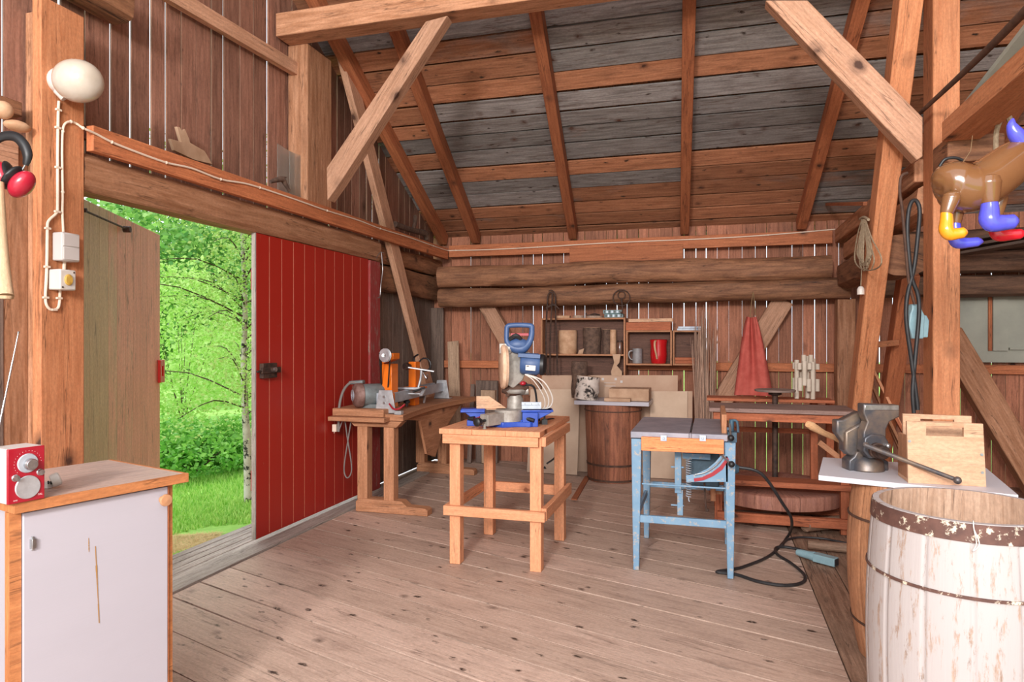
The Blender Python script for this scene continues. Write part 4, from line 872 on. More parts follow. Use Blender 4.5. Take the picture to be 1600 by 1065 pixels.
# bed: two rectangular tubes from near to far bracket
bx0 = pB.x + .02; bx1 = pC.x
m = MB(); m.beam((bx0 + .0, 5.075, zb + .12), (bx1, 6.5, zb + .12), .035, .085); m.beam((bx0 - .09, 5.075, zb + .12), (bx1 - .09, 6.5, zb + .12), .035, .085); B(m, 'bed_rail', M_galv, R, bevel=.003)
def lerpx(y): return bx0 - .045 + (bx1 - bx0) * (y - 5.07) / 1.43
yh = 5.15; hx = lerpx(yh); m = MB(); m.box((hx - .045, yh, zb + .03), (hx + .045, yh + .12, zb + .40), 2); m.box((hx - .06, yh - .03, zb + .06), (hx + .075, yh + .0, zb + .16)); m.prism([(-.045, 0), (.06, .04), (.06, .09), (-.045, .09)], (hx, yh, zb + .40), (1, 0, 0), (0, 0, 1), (0, .12, 0)); hs = B(m, 'head_post', M_orange, R, bevel=.004)
pu = W(600, 555, 5.45); m = MB(); m.lathe((pu.x, pu.y, pu.z), [(0, 0), (.052, 0), (.056, .005), (.04, .014), (.056, .022), (.05, .03), (.032, .04), (.036, .05), (0, .05)], 30, axis=(.25, .95, 0)); m.tube([(pu.x, pu.y - .01, pu.z), (hx, yh, pu.z)], .015, 10); pl_ = B(m, 'pulley', M_alu, R)
m = MB(); m.lathe((pu.x, pu.y - .002, pu.z), [(0, 0), (.017, 0), (.012, -.004), (0, -.004)], 14, axis=(.25, .95, 0)); B(m, 'pulley_hub', M_hoopd, pl_)
yt = 5.75; tx = lerpx(yt); zc = W(637, 552, 5.9).z
m = MB(); m.box((tx - .035, yt, zb + .165), (tx + .035, yt + .1, zb + .40), 2); m.box((tx - .09, yt - .02, zb + .155), (tx + .1, yt + .12, zb + .17)); m.box((tx - .03, yt, zb + .0), (tx + .03, yt + .1, zb + .155)); ts = B(m, 'tail_post', M_orange, R, bevel=.004)
m = MB(); m.lathe((tx - .03, yt - .08, zb + .36), [(0, 0), (.032, 0), (.035, .02), (.03, .03), (.02, .08), (0, .08)], 20, axis=(.1, 1, 0)); m.ball((tx - .03, yt - .082, zb + .36), .01); B(m, 'spindle_centre', M_iron, ts)
m = MB(); m.tube([(tx - .0, yt + .05, zb + .39), (tx, yt + .05, zb + .44), (tx + .05, yt + .02, zb + .465)], .009, 8, 3); q_ = [(tx + .07 + .06 * math.cos(t), yt + .13, zb + .37 + .06 * math.sin(t)) for t in [k * .45 for k in range(15)]]; m.tube(q_, .008, 8); B(m, 'hand_wheel', M_blk, ts)
# tool rest
m = MB(); yq = 5.5; qx = lerpx(yq); m.beam((qx + .06, yq, zb + .36), (qx + .28, yq + .06, zb + .325), .05, .012); m.tube([(qx + .17, yq + .03, zb + .34), (qx + .165, yq + .03, zb + .27), (qx + .145, yq + .02, zb + .18)], .011, 10, 4); B(m, 'tool_rest', M_alu, R, bevel=.002)
m = MB(); m.beam((qx - .04, yq, zb + .175), (qx + .2, yq + .03, zb + .175), .05, .02); m.beam((qx + .2, yq + .03, zb + .17), (qx + .2, yq - .05, zb + .12), .03, .012); m.beam((qx - .04, yq, zb + .13), (qx + .2, yq + .03, zb + .13), .04, .012); B(m, 'rest_arm', M_alu, R, bevel=.003)
m = MB(); m.tube([(qx + .13, yq - .06, zb + .15), (qx + .23, yq - .03, zb + .19)], [.011, .008], 8); B(m, 'rest_lever', M_blk, R)
for k in (0, 1):
    m = MB(); m.lathe((qx - .03 + k * .07, yq - .04 + k * .05, zb + .012), [(0, 0), (.008, 0), (.008, .03), (.028, .035), (.03, .05), (.02, .06), (0, .06)], 12); B(m, 'clamp_nut', M_blk, R)
m = MB(); m.tube([(tx + .01, 6.0, zb + .0), (tx + .02, 6.02, zb + .1)], .012, 8); m.tube([(tx + .13, 5.8, zb + .28), (tx + .1, 5.86, zb + .24), (tx + .06, 5.85, zb + .3)], .008, 8, 3); B(m, 'bed_bolt', M_steel, R)
# motor on the plank
mp = W(547, 621, 5.25); mz = z + .096; R2 = T('lathe_motor', 'round rusty grey electric motor on the near end of the lathe bench', 'motor', (mp.x, mp.y, mz))
ax = V((.72, .69, 0)).normalized(); c0 = V((mp.x - .16, 5.02, mz + .105)); m = MB(); m.lathe(c0 + ax * .07, [(0, 0), (.088, 0), (.092, .02), (.092, .16), (.08, .18), (0, .18)], 32, axis=ax); m.box((c0.x + .04, c0.y + .05, mz), (c0.x + .2, c0.y + .19, mz + .03)); B(m, 'motor_body', M_motor, R2)
m = MB(); m.lathe(c0, [(0, 0), (.05, 0), (.085, .012), (.1, .03), (.102, .075), (.092, .08), (0, .08)], 32, axis=ax); mc = B(m, 'motor_cap', M_motorcap, R2)
for rr_ in (.015, .03, .044):
    m = MB(); m.lathe(c0 - ax * .001, [(rr_ - .004, 0), (rr_ - .004, -.003), (rr_ + .003, -.003), (rr_ + .003, 0)], 26, axis=ax); B(m, 'vent_ring', M_galv, mc)
m = MB(); m.lathe(c0 + ax * .262, [(0, 0), (.012, 0), (.03, .004), (.022, .012), (.03, .02), (0, .02)], 16, axis=ax); B(m, 'drive_pulley', M_iron, R2)
mpu = c0 + ax * .272
m = MB(); e = V((pu.x, pu.y + .012, pu.z))
for sg in (-1, 1):
    d_ = (e - mpu).normalized(); pp = V((d_.z, 0, -d_.x)).normalized() * sg; m.tube([mpu + pp * .024, mpu.lerp(e, .5) + pp * .038, e + pp * .05], .006, 6)
B(m, 'drive_belt', M_rub, R)
m = MB(); cr = c0 + V((-.05, .05, 0)); m.tube([c0 + V((.02, .05, .098)), c0 + V((-.04, .03, .1)), c0 + V((-.1, .02, .03)), c0 + V((-.125, 0, -.1)), c0 + V((-.12, -.02, -.3))], .011, 8, 5)
lp = c0 + V((-.08, 0, -.3)); m.tube([c0 + V((-.12, -.02, -.3)), lp + V((.0, 0, .1)), lp + V((.03, 0, -.05)), lp + V((.07, .0, -.3)), lp + V((.03, 0, -.38)), lp + V((.0, 0, -.3)), lp + V((.04, 0, -.05)), lp + V((.07, 0, .12))], .0055, 7, 6); B(m, 'motor_cable', M_greyc, R2)
m = MB(); q = c0 + V((-.15, -.02, -.27)); m.box((q.x - .02, q.y - .015, q.z - .03), (q.x + .015, q.y + .015, q.z + .03)); m.tube([(q.x - .01, q.y, q.z - .028), (q.x - .01, q.y, q.z - .045)], .003, 6); B(m, 'mains_plug', M_cream, R2, bevel=.004)
m = MB(); m.beam(c0 + V((-.06, .06, .1)), c0 + V((.06, .08, .108)), .07, .03); B(m, 'terminal_box', M_motor, R2, bevel=.008)
m = MB(); p = W(590, 633, 5.15); m.tube([(p.x - .08, 5.02, mz + .045), (p.x - .03, 4.99, mz + .008), (p.x + .02, 4.99, mz + .01), (p.x + .06, 5.01, mz + .045)], .007, 8, 4); B(m, 'bent_handle', M_red, None, 'small bent dark red handle lying beside the lathe motor', 'handle')
m = MB(); p = OY(628, 636, 5.05); m.box((p.x - .045, 5.0, z + .056), (p.x + .015, 5.05, z + .086)); B(m, 'metal_block', M_alu, None, 'small bright metal block at the near corner of the lathe bench', 'block', bevel=.003)
# ---- potter's kick wheel
R = T('kick_wheel', "potter's kick wheel in a reddish wood frame with a big flywheel", "potter's wheel", (.5, 5.6, 0))
cx, cy = W(1211, 640, 5.4).x, W(1211, 640, 5.4).y
zt = W(1225, 636, 5.1).z
p0, p1 = OY(1108, 650, 5.42), OY(1340, 640, 5.42)
xa, xb = p0.x, 1.0
m = MB(); m.box((xa, 5.3, .865), (xb, 5.78, .895), 0); B(m, 'table_top', M_kicktop, R, bevel=.004)
m = MB(); m.box((xa + .03, 5.335, .8), (xb - .02, 5.365, .864), 0); m.box((xa + .03, 5.72, .8), (xb - .02, 5.75, .864), 0); B(m, 'apron', M_kick, R, bevel=.003)
m = MB(); m.box((xa - .02, 5.86, .9), (xb - .06, 6.12, .925), 0); sb = B(m, 'back_shelf', M_kick, R, bevel=.004)
m = MB(); m.box((xa + .05, 5.9, .8), (xb - .1, 5.925, .85), 0); B(m, 'shelf_rail', M_kick, R, bevel=.003)
for (x, y) in ((xa + .04, 5.37), (xb - .1, 5.37), (xa + .04, 6.0), (xb - .1, 6.0), (xb - .22, 5.99)):
    m = MB(); m.box((x, y, .0), (x + .055, y + .05, .8 if y < 5.9 else .9), 2); B(m, 'frame_post', M_kick, R, bevel=.003)
m = MB(); m.box((xa + .1, 6.05, .63), (xb - .1, 6.075, .67), 0); B(m, 'middle_rail', M_kick, R, bevel=.003)
m = MB(); m.box((xa + .06, 5.34, .32), (xb + .03, 5.54, .36), 0); B(m, 'foot_rest', M_kick, R, bevel=.003)
m = MB(); m.box((xa + .06, 5.325, .05), (xb, 5.368, .12), 0); B(m, 'bottom_rail', M_kick, R, bevel=.004)
m = MB(); m.box((xa + .1, cy - .04, .05), (xb - .05, cy + .04, .1), 0); B(m, 'bottom_beam', M_kick, R, bevel=.004)
fw = V((.47, 5.86, .14)); m = MB(); m.lathe((cx, cy + .02, .16), [(0, 0), (.5, 0), (.505, .01), (.505, .1), (.495, .105), (.42, .105), (0, .1)], 64); B(m, 'flywheel', wood('flywheel_wood', 0xB5806C, 0x8a5a4a, dirt=0x8f6a70, dirtamt=.5, knots=0, var=.1), R)
m = MB(); m.tube([(cx, cy, .1), (cx, cy, .98)], .022, 16); m.lathe((cx, cy, .96), [(.022, 0), (.05, .01), (.05, .03), (0, .03)], 16); B(m, 'shaft', M_iron, R)
m = MB(); m.lathe((cx, cy, .99), [(0, 0), (.15, .004), (.155, .014), (.15, .02), (0, .02)], 40); B(m, 'wheel_head', plain('clay_dusted_metal', 0x8f7a70, .7, c2=0x75635c, scale=12), R)
m = MB(); m.beam(OY(1279, 690, 5.5), OY(1325, 725, 5.5), .05, .04); B(m, 'angle_brace', M_old, R, bevel=.003)
# paper tubes on the back shelf
tubes = [(1, 553, 580), (2, 565, 595), (0, 565, 625), (-1, 590, 622)]
random.seed(4); grp = 'paper tubes glued into a tower'
R = T('tube_sculpture', 'tower of pale paper tubes standing on the kick wheel shelf', 'sculpture', (OY(1258, 620, 5.98).x, 5.98, .926))
for (u, y, v0, v1) in [(1245, 5.95, 562, 619), (1256, 5.95, 554, 583), (1257, 5.91, 564, 602), (1267, 5.96, 554, 580), (1270, 5.93, 565, 620), (1262, 6.02, 556, 618), (1249, 5.91, 567, 577), (1250, 5.9, 590, 610), (1265, 5.9, 567, 577), (1264, 5.89, 592, 611), (1242, 5.99, 566, 576), (1242, 6.0, 590, 609), (1277, 6.0, 568, 577), (1277, 6.01, 592, 611), (1252, 6.04, 575, 600), (1271, 6.05, 560, 600)]:
    a, b = OY(u, v0, y), OY(u, v1, y); bz_ = max(b.z, .927) if v1 < 617 else .927; m = MB(); r = .018; m.lathe((a.x, y, bz_), [(r - .004, 0), (r, 0), (r, a.z - bz_), (r - .004, a.z - bz_), (r - .004, 0)], 14); B(m, 'paper_tube', M_paper, R)
# ---- cabinet at the left front
cA = W(22, 800, 1.75); 
zT = CH + 1.75 * (HY - 806) / FPX
fl_ = lambda u, v: FL(u, v, .93)
c1, c2, c3 = FL(22, 787, .93), FL(290, 740, .93), FL(150, 719, .93)
R = T('white_cabinet', 'white cabinet with a wooden worktop in the left foreground', 'cabinet', ((c1.x + c2.x) / 2 - .3, (c1.y + c2.y) / 2, 0))
fx = (c2 - c1).normalized(); bxv = V((-fx.y, fx.x, 0)); 
Lc = (c2 - c1).length; dep = .52
def cb_(s, t, z): return c1 + fx * s + bxv * t + V((0, 0, z - .93))
def cbox(m, s0, s1, t0, t1, z0, z1):
    m.hexa([cb_(s0, t0, z0), cb_(s0, t0, z1), cb_(s0, t1, z1), cb_(s0, t1, z0), cb_(s1, t0, z0), cb_(s1, t0, z1), cb_(s1, t1, z1), cb_(s1, t1, z0)])
m = MB(); cbox(m, 0.012, Lc - 0, .012, dep, .902, .93); wt = B(m, 'worktop', M_top, R)
m = MB(); cbox(m, 0, Lc, 0, .011, .9, .931); cbox(m, Lc, Lc + .012, 0, dep, .9, .931); cbox(m, 0, .011, .012, dep, .9, .931); B(m, 'edge_strip', M_edge, wt, bevel=.001)
m = MB(); cbox(m, .03, Lc - .05, .05, dep - .02, .05, .9); B(m, 'carcass', M_whitep, R)
m = MB(); cbox(m, .0, .03, .03, .06, 0, .899); cbox(m, Lc - .05, Lc - .03, .03, .06, 0, .899); B(m, 'frame_upright', M_edge, R)
m = MB(); cbox(m, .032, Lc - .052, .022, .042, .01, .893); dr = B(m, 'door', M_whitep, R, bevel=.002)
m = MB(); cbox(m, Lc - .0515, Lc - .049, .02, .043, .01, .893); B(m, 'door_edging', M_rafter, dr)
kz = .86; kp = cb_(Lc - .075, .02, .853); m = MB(); m.lathe(kp, [(0, 0), (.011, 0), (.009, .012), (.017, .017), (.021, .024), (.019, .032), (0, .035)], 20, axis=-bxv); B(m, 'knob', M_knob, dr)
m = MB(); kp = cb_(.055, .02, .80); m.box(kp - V((.008, .006, .014)), kp + V((.008, .006, .014))); m.tube([kp - V((0, 0, .02)), kp + V((0, 0, .02))], .004, 8); B(m, 'hinge', M_steel, dr, bevel=.001)
# brown scratches on the door
m = MB(); random.seed(8)
def onf(u, v):   # point on the door front
    n_ = -bxv; o_ = cb_(0, .0205, 0); q = W(u, v, 1.0); d0 = q - V((0, 0, CH)); t = (o_ - V((0, 0, CH))).dot(n_) / d0.dot(n_); return V((0, 0, CH)) + d0 * t
for (a, b, w) in (((149, 853), (155, 973), .0022), ((138.5, 840), (139, 862), .0012)):
    p0, p1 = onf(*a), onf(*b); n = 12
    for i in range(n):
        w_ = w * random.uniform(.5, 1.2); q0, q1 = p0.lerp(p1, i / n), p0.lerp(p1, (i + 1) / n); m.quadf(q0 - fx * w_, q0 + fx * w_, q1 + fx * w_, q1 - fx * w_)
B(m, 'scratch', plain('bare_scratch', 0xA47A44, .8), dr)
# ---- brown barrel right, white board, vise, caddies, white barrel
barrel('brown_barrel', 'tall bare wooden barrel right, between the white barrel and the floor plug', V((.86, 3.4, 0)), .215, .262, .235, .775, M_barrel, [(.62, .01, .005), (.16, .01, .005)], M_hoopd, 14)
A_, B_, C_, D_ = FL(1286, 714, .8), FL(1279, 742, .8), FL(1591, 773, .8), FL(1541, 731, .8)
m = MB(); q = V((0, 0, .022)); m.add([A_ - q, B_ - q, C_ - q, D_ - q, A_, B_, C_, D_], [(0, 1, 2, 3)[::-1], (4, 5, 6, 7), (0, 1, 5, 4)[::-1], (1, 2, 6, 5)[::-1], (2, 3, 7, 6)[::-1], (3, 0, 4, 7)[::-1]],
    [[(0, 0), (.3, 0), (.3, .7), (0, .7)]] * 2 + [[(0, 0), (.6, 0), (.6, .02), (0, .02)]] * 4)
for i, f in enumerate(m.f):
    pass
m.f = [list(f)[::-1] if 0 else f for f in m.f]
wbd = B(m, 'white_board', M_whiteb, None, 'large white board on the tall wooden barrel, under the black vise', 'board')
bm_ = wbd.data
import bmesh
b_ = bmesh.new(); b_.from_mesh(bm_); bmesh.ops.recalc_face_normals(b_, faces=b_.faces); b_.to_mesh(bm_); b_.free()
ZB = .8
# vise, local frame in picture units at its depth
vd = 3.14; Mv = frame(1360, 735, vd); o = Mv @ V((0, 0, 0)); k = (ZB - o.z) / (vd / FPX); R = T('bench_vise', 'heavy black bench vise on the white board, long bar pointing right', 'vise', (o.x, o.y, ZB))
Mv = Matrix.Translation((0, 0, ZB - o.z + .0003)) @ Mv
m = MB(Mv); m.prism([(-32, 0), (-32, 16), (-24, 22), (-20, 30), (10, 30), (20, 20), (30, 14), (30, 0)], (-2, -2, 0), (1, 0, 0), (0, 0, 1), (0, 26, 0)); m.lathe((-3, 6, 0), [(0, 0), (26, 0), (24, 14), (16, 22), (0, 22)], 24); B(m, 'base', M_vise, R, bevel=.006)
m = MB(Mv); m.prism([(-48, 78), (-38, 78), (-10, 92), (-6, 60), (-10, 30), (-30, 30), (-38, 44), (-48, 58)], (0, 10, 0), (1, 0, 0), (0, 0, 1), (0, 18, 0)); m.prism([(-36, 30), (-36, 60), (0, 80), (26, 76), (30, 30), (20, 22), (-28, 22)], (-1, 4, 0), (1, 0, 0), (0, 0, 1), (0, 24, 0)); B(m, 'fixed_jaw', M_vise, R, bevel=.008)
m = MB(Mv); m.prism([(-20, 92), (-20, 106), (36, 104), (36, 86), (20, 78), (15, 66), (15, 40), (-20, 42), (-20, 62), (-14, 78)], (0, -18, 0), (1, 0, 0), (0, 0, 1), (0, 20, 0)); m.prism([(-22, 34), (-20, 54), (-10, 60), (10, 58), (17, 48), (16, 34), (6, 24), (-12, 22)], (0, -22, 0), (1, 0, 0), (0, 0, 1), (0, 22, 0)); jw = B(m, 'moving_jaw', M_vise, R, bevel=.006)
m = MB(Mv); m.box((-18, -19, 96), (34, -17.5, 104)); B(m, 'jaw_plate', M_steel, jw, bevel=.002)
m = MB(Mv); m.lathe((-3, -22, 35), [(0, 0), (12, 0), (12, 5), (10, 6), (10, 22), (8, 24), (0, 24)], 24, axis=(0, -1, 0)); B(m, 'screw_head', M_iron, R)
for x_, z_ in ((-19, 44), (14, 42)):
    m = MB(Mv); m.ball((x_, -24, z_), 4.5, 12, 8); B(m, 'bolt_head', M_steel, R)
m = MB(); m.tube([W(1352, 695, 2.99), W(1430, 725, 2.85), W(1494, 749, 2.735)], [.011, .0095, .009], 12); m.ball(W(1496, 750, 2.73), .0155, 14, 10); B(m, 'handle_bar', M_vise, R)
# axe handle
m = MB(); a, b = W(1264, 663, 3.35), W(1340, 706, 3.5); m.tube([a + (a - b) * .02, a + (b - a) * .05, a + (b - a) * .14, a.lerp(b, .3), a.lerp(b, .6) + V((0, 0, .008)), b], [.016, .021, .019, .0145, .014, .016], 14, 4, flatz=1.0); B(m, 'axe_handle', M_axe, None, 'pale curved wooden axe handle resting behind the vise', 'handle')
# wooden caddies
R = T('wooden_caddy', 'pale wooden carrier with slotted handles on the white board', 'carrier', FL(1475, 755, ZB))
def panel(pts, hole, y0, nm):
    # pts: 4 corners tl,tr,br,bl in the picture; hole: u0,v0,u1,v1 ; built as 4 planks round the slot
    P = lambda u, v: OY(u, v, y0); tl, tr, br, bl = [P(*p) for p in pts]; zb_ = ZB + .0005; br.z = bl.z = zb_
    h0, h1 = P(hole[0], hole[1]), P(hole[2], hole[3]); m = MB(); e = V((0, .018, 0)); m.rv = random.random()
    def quadbox(a, b, c, d):  # tl tr br bl
        m.hexa([d, a, a + e, d + e, c, b, b + e, c + e])
    li = lambda a, b, x: a + (b - a) * ((x - a.x) / (b.x - a.x)); L0 = li(tl, tr, h0.x); R0 = li(tl, tr, h1.x)
    t0 = V((h0.x, tl.y, h0.z)); t1 = V((h1.x, tl.y, h0.z)); b0 = V((h0.x, tl.y, h1.z)); b1 = V((h1.x, tl.y, h1.z))
    quadbox(L0, R0, t1, t0)
    xl_ = lambda z: bl.x + (tl.x - bl.x) * (z - bl.z) / (tl.z - bl.z); xr_ = lambda z: br.x + (tr.x - br.x) * (z - br.z) / (tr.z - br.z)
    quadbox(tl, L0, V((h0.x, tl.y, h1.z)), V((xl_(h1.z), tl.y, h1.z))); quadbox(R0, tr, V((xr_(h1.z), tl.y, h1.z)), V((h1.x, tl.y, h1.z)))
    quadbox(V((xl_(h1.z), tl.y, h1.z)), V((xr_(h1.z), tl.y, h1.z)), br, bl); return B(m, nm, M_ply, R)
yc = FL(1475, 757, ZB).y; 
pf = panel([(1417, 658), (1536, 662), (1541, 757), (1419, 747)], (1447, 666, 1506, 682), yc, 'front_panel')
panel([(1411, 646), (1518, 650), (1519, 740), (1412, 740)], (1438, 654, 1491, 659), yc + .17, 'back_panel')
a = OY(1419, 747, yc); b = OY(1541, 757, yc)
m = MB(); m.box((a.x + .002, yc + .019, ZB + .0008), (b.x - .01, yc + .169, ZB + .015)); B(m, 'bottom', M_ply, R)
m = MB(); m.box((a.x + .002, yc + .019, ZB + .016), (a.x + .016, yc + .169, ZB + .19)); B(m, 'side_panel', M_old, R); m = MB(); m.box((b.x - .02, yc + .019, ZB + .016), (b.x - .006, yc + .169, ZB + .15)); B(m, 'side_panel', M_old, R)
for u, v in ((1421, 689), (1534, 710), (1535, 738)):
    p = OY(u, v, yc); m = MB(); m.tube([(p.x, yc - .002, p.z), (p.x, yc + .001, p.z)], .006, 10); B(m, 'screw_head', M_steel, pf)
# big white barrel
wc = V((cs * 1.378 - sn * 2.08, sn * 1.378 + cs * 2.08, 0)); barrel('white_barrel', 'big open barrel with flaking white paint, right foreground', wc, .235, .268, .247, .9, M_barrelw, [(.873, .05, .003), (.70, .008, .005), (.18, .012, .005)], M_hoop, 14, True, M_stavein)
m = MB(); p = W(1521, 818, 1.86); hh_ = [(0, 0, 0), (-.006, 0, -.02), (0, 0, -.05), (.006, 0, -.055), (.008, 0, -.03), (.0, 0, -.002)]
vv_ = (V((0, 0, 0)) - V((wc.x, wc.y, 0))).normalized(); ang = math.atan2(V((p.x - wc.x, p.y - wc.y)).y, p.x - wc.x)
o_ = V((wc.x + math.cos(ang) * .254, wc.y + math.sin(ang) * .254, .9)); tn = V((-math.sin(ang), math.cos(ang), 0)); od = V((math.cos(ang), math.sin(ang), 0))
m.tube([o_ - od * .03 + V((0, 0, .002)), o_ - od * .006 + V((0, 0, .006)), o_ + od * .006 + V((0, 0, -.01)), o_ + tn * .006 + od * .006 - V((0, 0, .05)), o_ - tn * .002 + od * .008 - V((0, 0, .072)), o_ + tn * .012 + od * .01 - V((0, 0, .05)), o_ + od * .006 - V((0, 0, .012))], .0015, 6, 6); B(m, 'string_loop', M_white, None, 'thin white string looped over the rim of the white barrel', 'string')
# ================================================================ SMALLER THINGS
random.seed(33)
# ---- wide post: lamp, boxes, cables
p = OX(90, 127, -2.98); R = T('wall_lamp', 'oval white glass wall lamp with specks on the wide orange post', 'lamp', p)
ax = V((1, -.06, -.12)).normalized()
m = MB(); m.lathe(p, [(0, 0), (.055, 0), (.06, .01), (.06, .03), (.052, .05), (0, .05)], 28, axis=ax); m.tube([p + V((.02, -.02, -.05)), p + V((.045, -.0, -.085))], .02, 10); B(m, 'lamp_base', M_white, R)
m = MB(); m.lathe(p + ax * .03, [(.052, 0)] + [(.098 * math.sin(t) ** .75, .105 - .108 * math.cos(t)) for t in [.45 + k * .15 for k in range(18)]] + [(0, .213)], 36, axis=ax); B(m, 'glass_shade', M_glaze, R)
def onp(u, v, x=-2.972): return OX(u, v, x)
R = T('wall_cable', 'cream electric cable clipped down the post and along the boards into the corner', 'cable', onp(98, 360))
pth = [onp(99, 362), onp(97.5, 330), onp(98, 300), onp(97, 240), onp(98, 205), onp(102, 193), onp(111, 190), onp(121, 194)] + [OX(u, v, -2.923) for u, v in ((130, 200), (150, 209), (175, 222), (215, 238), (260, 254), (300, 263), (345, 280), (380, 286), (406, 293), (460, 311), (511, 329), (560, 344), (594, 357), (640, 371), (677, 384), (699, 391))]
pth += [OY(u, v, 7.418) for u, v in ((712, 391), (760, 390), (840, 386), (920, 381), (1000, 377), (1100, 373), (1200, 367), (1305, 358))]
m = MB(); m.tube(pth, .0058, 8, 4); B(m, 'cable', M_cream, R)
for i, q in enumerate(pth[2::2]):
    m = MB(); m.ball(q, (.009, .009, .009), 8, 6); B(m, 'cable_clip', M_cream, R)
R = T('lamp_cable', 'cream cable looping from the oval lamp down to the switch', 'cable', onp(90, 470))
pth = [onp(92, 158), onp(91, 180), onp(90, 240), onp(90, 320), onp(88, 333), onp(76, 345), onp(74, 360), onp(73, 420), onp(71, 465), onp(75, 480), onp(84, 484), onp(92, 478), onp(94, 452)]
m = MB(); m.tube(pth, .0065, 8, 4); B(m, 'cable', M_cream, R)
for u, v in ((91, 172), (90, 200), (90, 262), (89, 331), (74, 357), (73, 417), (71, 465), (84, 484), (92, 466)):
    q = onp(u, v); m = MB(); m.box((q.x - .004, q.y - .014, q.z - .004), (q.x + .008, q.y + .014, q.z + .006)); B(m, 'cable_clip', M_cream, R, bevel=.001)
def wallbox(nm, lb, u0, u1, v0, v1, ext, ct):
    x = -2.98 + ext; a, b = OX(u0, v0, x), OX(u1, v0, x); c = OX((u0 + u1) / 2, v1, x); zt = OX((u0 + u1) / 2, v0, x).z
    R = T(nm, lb, ct, (-2.95, (a.y + b.y) / 2, c.z)); m = MB(); m.box((-2.979, a.y, c.z), (x, b.y, zt)); B(m, 'housing', M_greyp if ext < .07 else M_white, R, bevel=.006)
    return R, a.y, b.y, c.z, zt, x
R, ya, yb, za, zb_, x = wallbox('junction_box', 'grey plastic junction box on the wide post above the switch', 97, 125, 364, 408, .062, 'box')
zm = (za + zb_) / 2; m = MB(); m.box((x, ya + .006, zm + .003), (x + .004, yb - .006, zb_ - .006)); m2 = MB(); m2.box((x, ya + .006, za + .006), (x + .004, yb - .006, zm - .002)); B(m, 'cover', M_greyp, R, bevel=.002); B(m2, 'cover', M_greyp, R, bevel=.002)
R, ya, yb, za, zb_, x = wallbox('rotary_switch', 'square switch with a yellowed oval button below the junction box', 94, 119, 421, 453, .075, 'switch')
m = MB(); m.lathe((x, (ya + yb) / 2, (za + zb_) / 2), [(0, 0), (.026, 0), (.026, .006), (.022, .009), (0, .009)], 24, axis=(1, 0, 0)); m.v = [(p[0], (ya + yb) / 2 + (p[1] - (ya + yb) / 2) * .78, p[2]) for p in m.v]; B(m, 'button', M_yell, R)
for dy, dz in ((.01, .01), (-.01, -.01)):
    m = MB(); yy = ya + .012 if dy > 0 else yb - .012; zz = za + .012 if dz > 0 else zb_ - .012; m.tube([(x - .001, yy, zz), (x + .003, yy, zz)], .004, 8); B(m, 'screw', M_iron, R)
m = MB(); m.tube([onp(101, 406), onp(100, 422)], .008, 8); B(m, 'cable_stub', M_cream, None, 'short cable stub joining the junction box and the switch', 'cable')
# ---- left edge: rail, ear muffs, handle, boards
a = OX(-30, 200, -3.0); b = OX(50, 225, -3.0)
m = MB(); m.box((-3.165, .6, OX(20, 243, -3.0).z - .1), (-3.1, 2.42, OX(20, 200, -3.0).z), 1); B(m, 'wall_rail', M_brace, None, 'horizontal rail left of the wide post behind the ear muffs', 'rail', bevel=.004)
m = MB(); m.box((-3.165, .6, OX(20, 155, -3.0).z - .04), (-3.08, 2.42, OX(20, 145, -3.0).z), 1); B(m, 'wall_rail', M_log, None, 'thin horizontal board left of the wide post, above the ear muffs', 'rail', bevel=.004)
ed_ = 2.75; Me = frame(26, 262, ed_); o = Me @ V((0, 0, 0)); R = T('ear_muffs', 'red ear muffs with a black band hanging left of the wide post', 'ear muffs', o)
arc = [(-32 + 0, 0, 38), (-20, 0, 48), (0, 0, 50), (14, 0, 38), (18, 0, 18), (16, 0, 6)]
m = MB(Me); 
for i in range(len(arc) - 1): pass
m.tube([(-44, 2, 10), (-40, 1, 34), (-24, 0, 48), (-4, 0, 49), (10, 0, 38), (17, 0, 20), (14, 0, 4)], [4, 5, 6, 6, 6, 5.5, 3], 10, 5, flatz=1.3); B(m, 'head_band', M_blk, R)
m = MB(Me); m.tube([(16, 0, 10), (8, 0, -4), (0, 0, -10)], 1.2, 6, 3); B(m, 'wire_yoke', M_steel, R)
rc = Matrix.Rotation(math.radians(38), 4, 'Y').to_3x3()
m = MB(Me); m.ball((8, 0, -26), (15, 18, 24), 20, 14, M=rc); c1_ = B(m, 'ear_cup', M_redm, R)
m = MB(Me); m.ball((-5, -2, -16), (7, 17, 22), 18, 12, M=rc); B(m, 'cushion', M_blk, c1_)
m = MB(Me); m.ball((-24, 4, -10), (12, 15, 22), 20, 14, M=Matrix.Rotation(math.radians(-20), 4, 'Y').to_3x3()); c2_ = B(m, 'ear_cup', M_redm, R)
m = MB(Me); m.ball((-13, 4, -8), (5, 14, 21), 18, 12, M=Matrix.Rotation(math.radians(-20), 4, 'Y').to_3x3()); B(m, 'cushion', M_blk, c2_)
m = MB(); m.tube([W(-2, 285, 2.7), W(2, 360, 2.68), W(5, 420, 2.66), W(8, 462, 2.64)], [.018, .019, .024, .03], 12, 4); m.lathe(W(8, 462, 2.64), [(.0, 0), (.03, 0), (.026, -.012), (0, -.014)], 12, axis=(0, 0, 1)); B(m, 'tool_shaft', M_axec, None, 'pale flared tool handle hanging at the left edge below the ear muffs', 'handle')
m = MB(); q = OX(30, 375, -3.1); m.box((-3.165, 1.7, 0), (-3.14, 2.38, q.z)); B(m, 'grey_board', M_wallg, None, 'grey weathered board upright left of the wide post', 'board', bevel=.004)
m = MB(); m.ball(OX(5, 172, -3.02), .04, 12, 8); B(m, 'round_knob', M_cutw, None, 'round pale wooden end at the left edge above the ear muffs', 'knob')
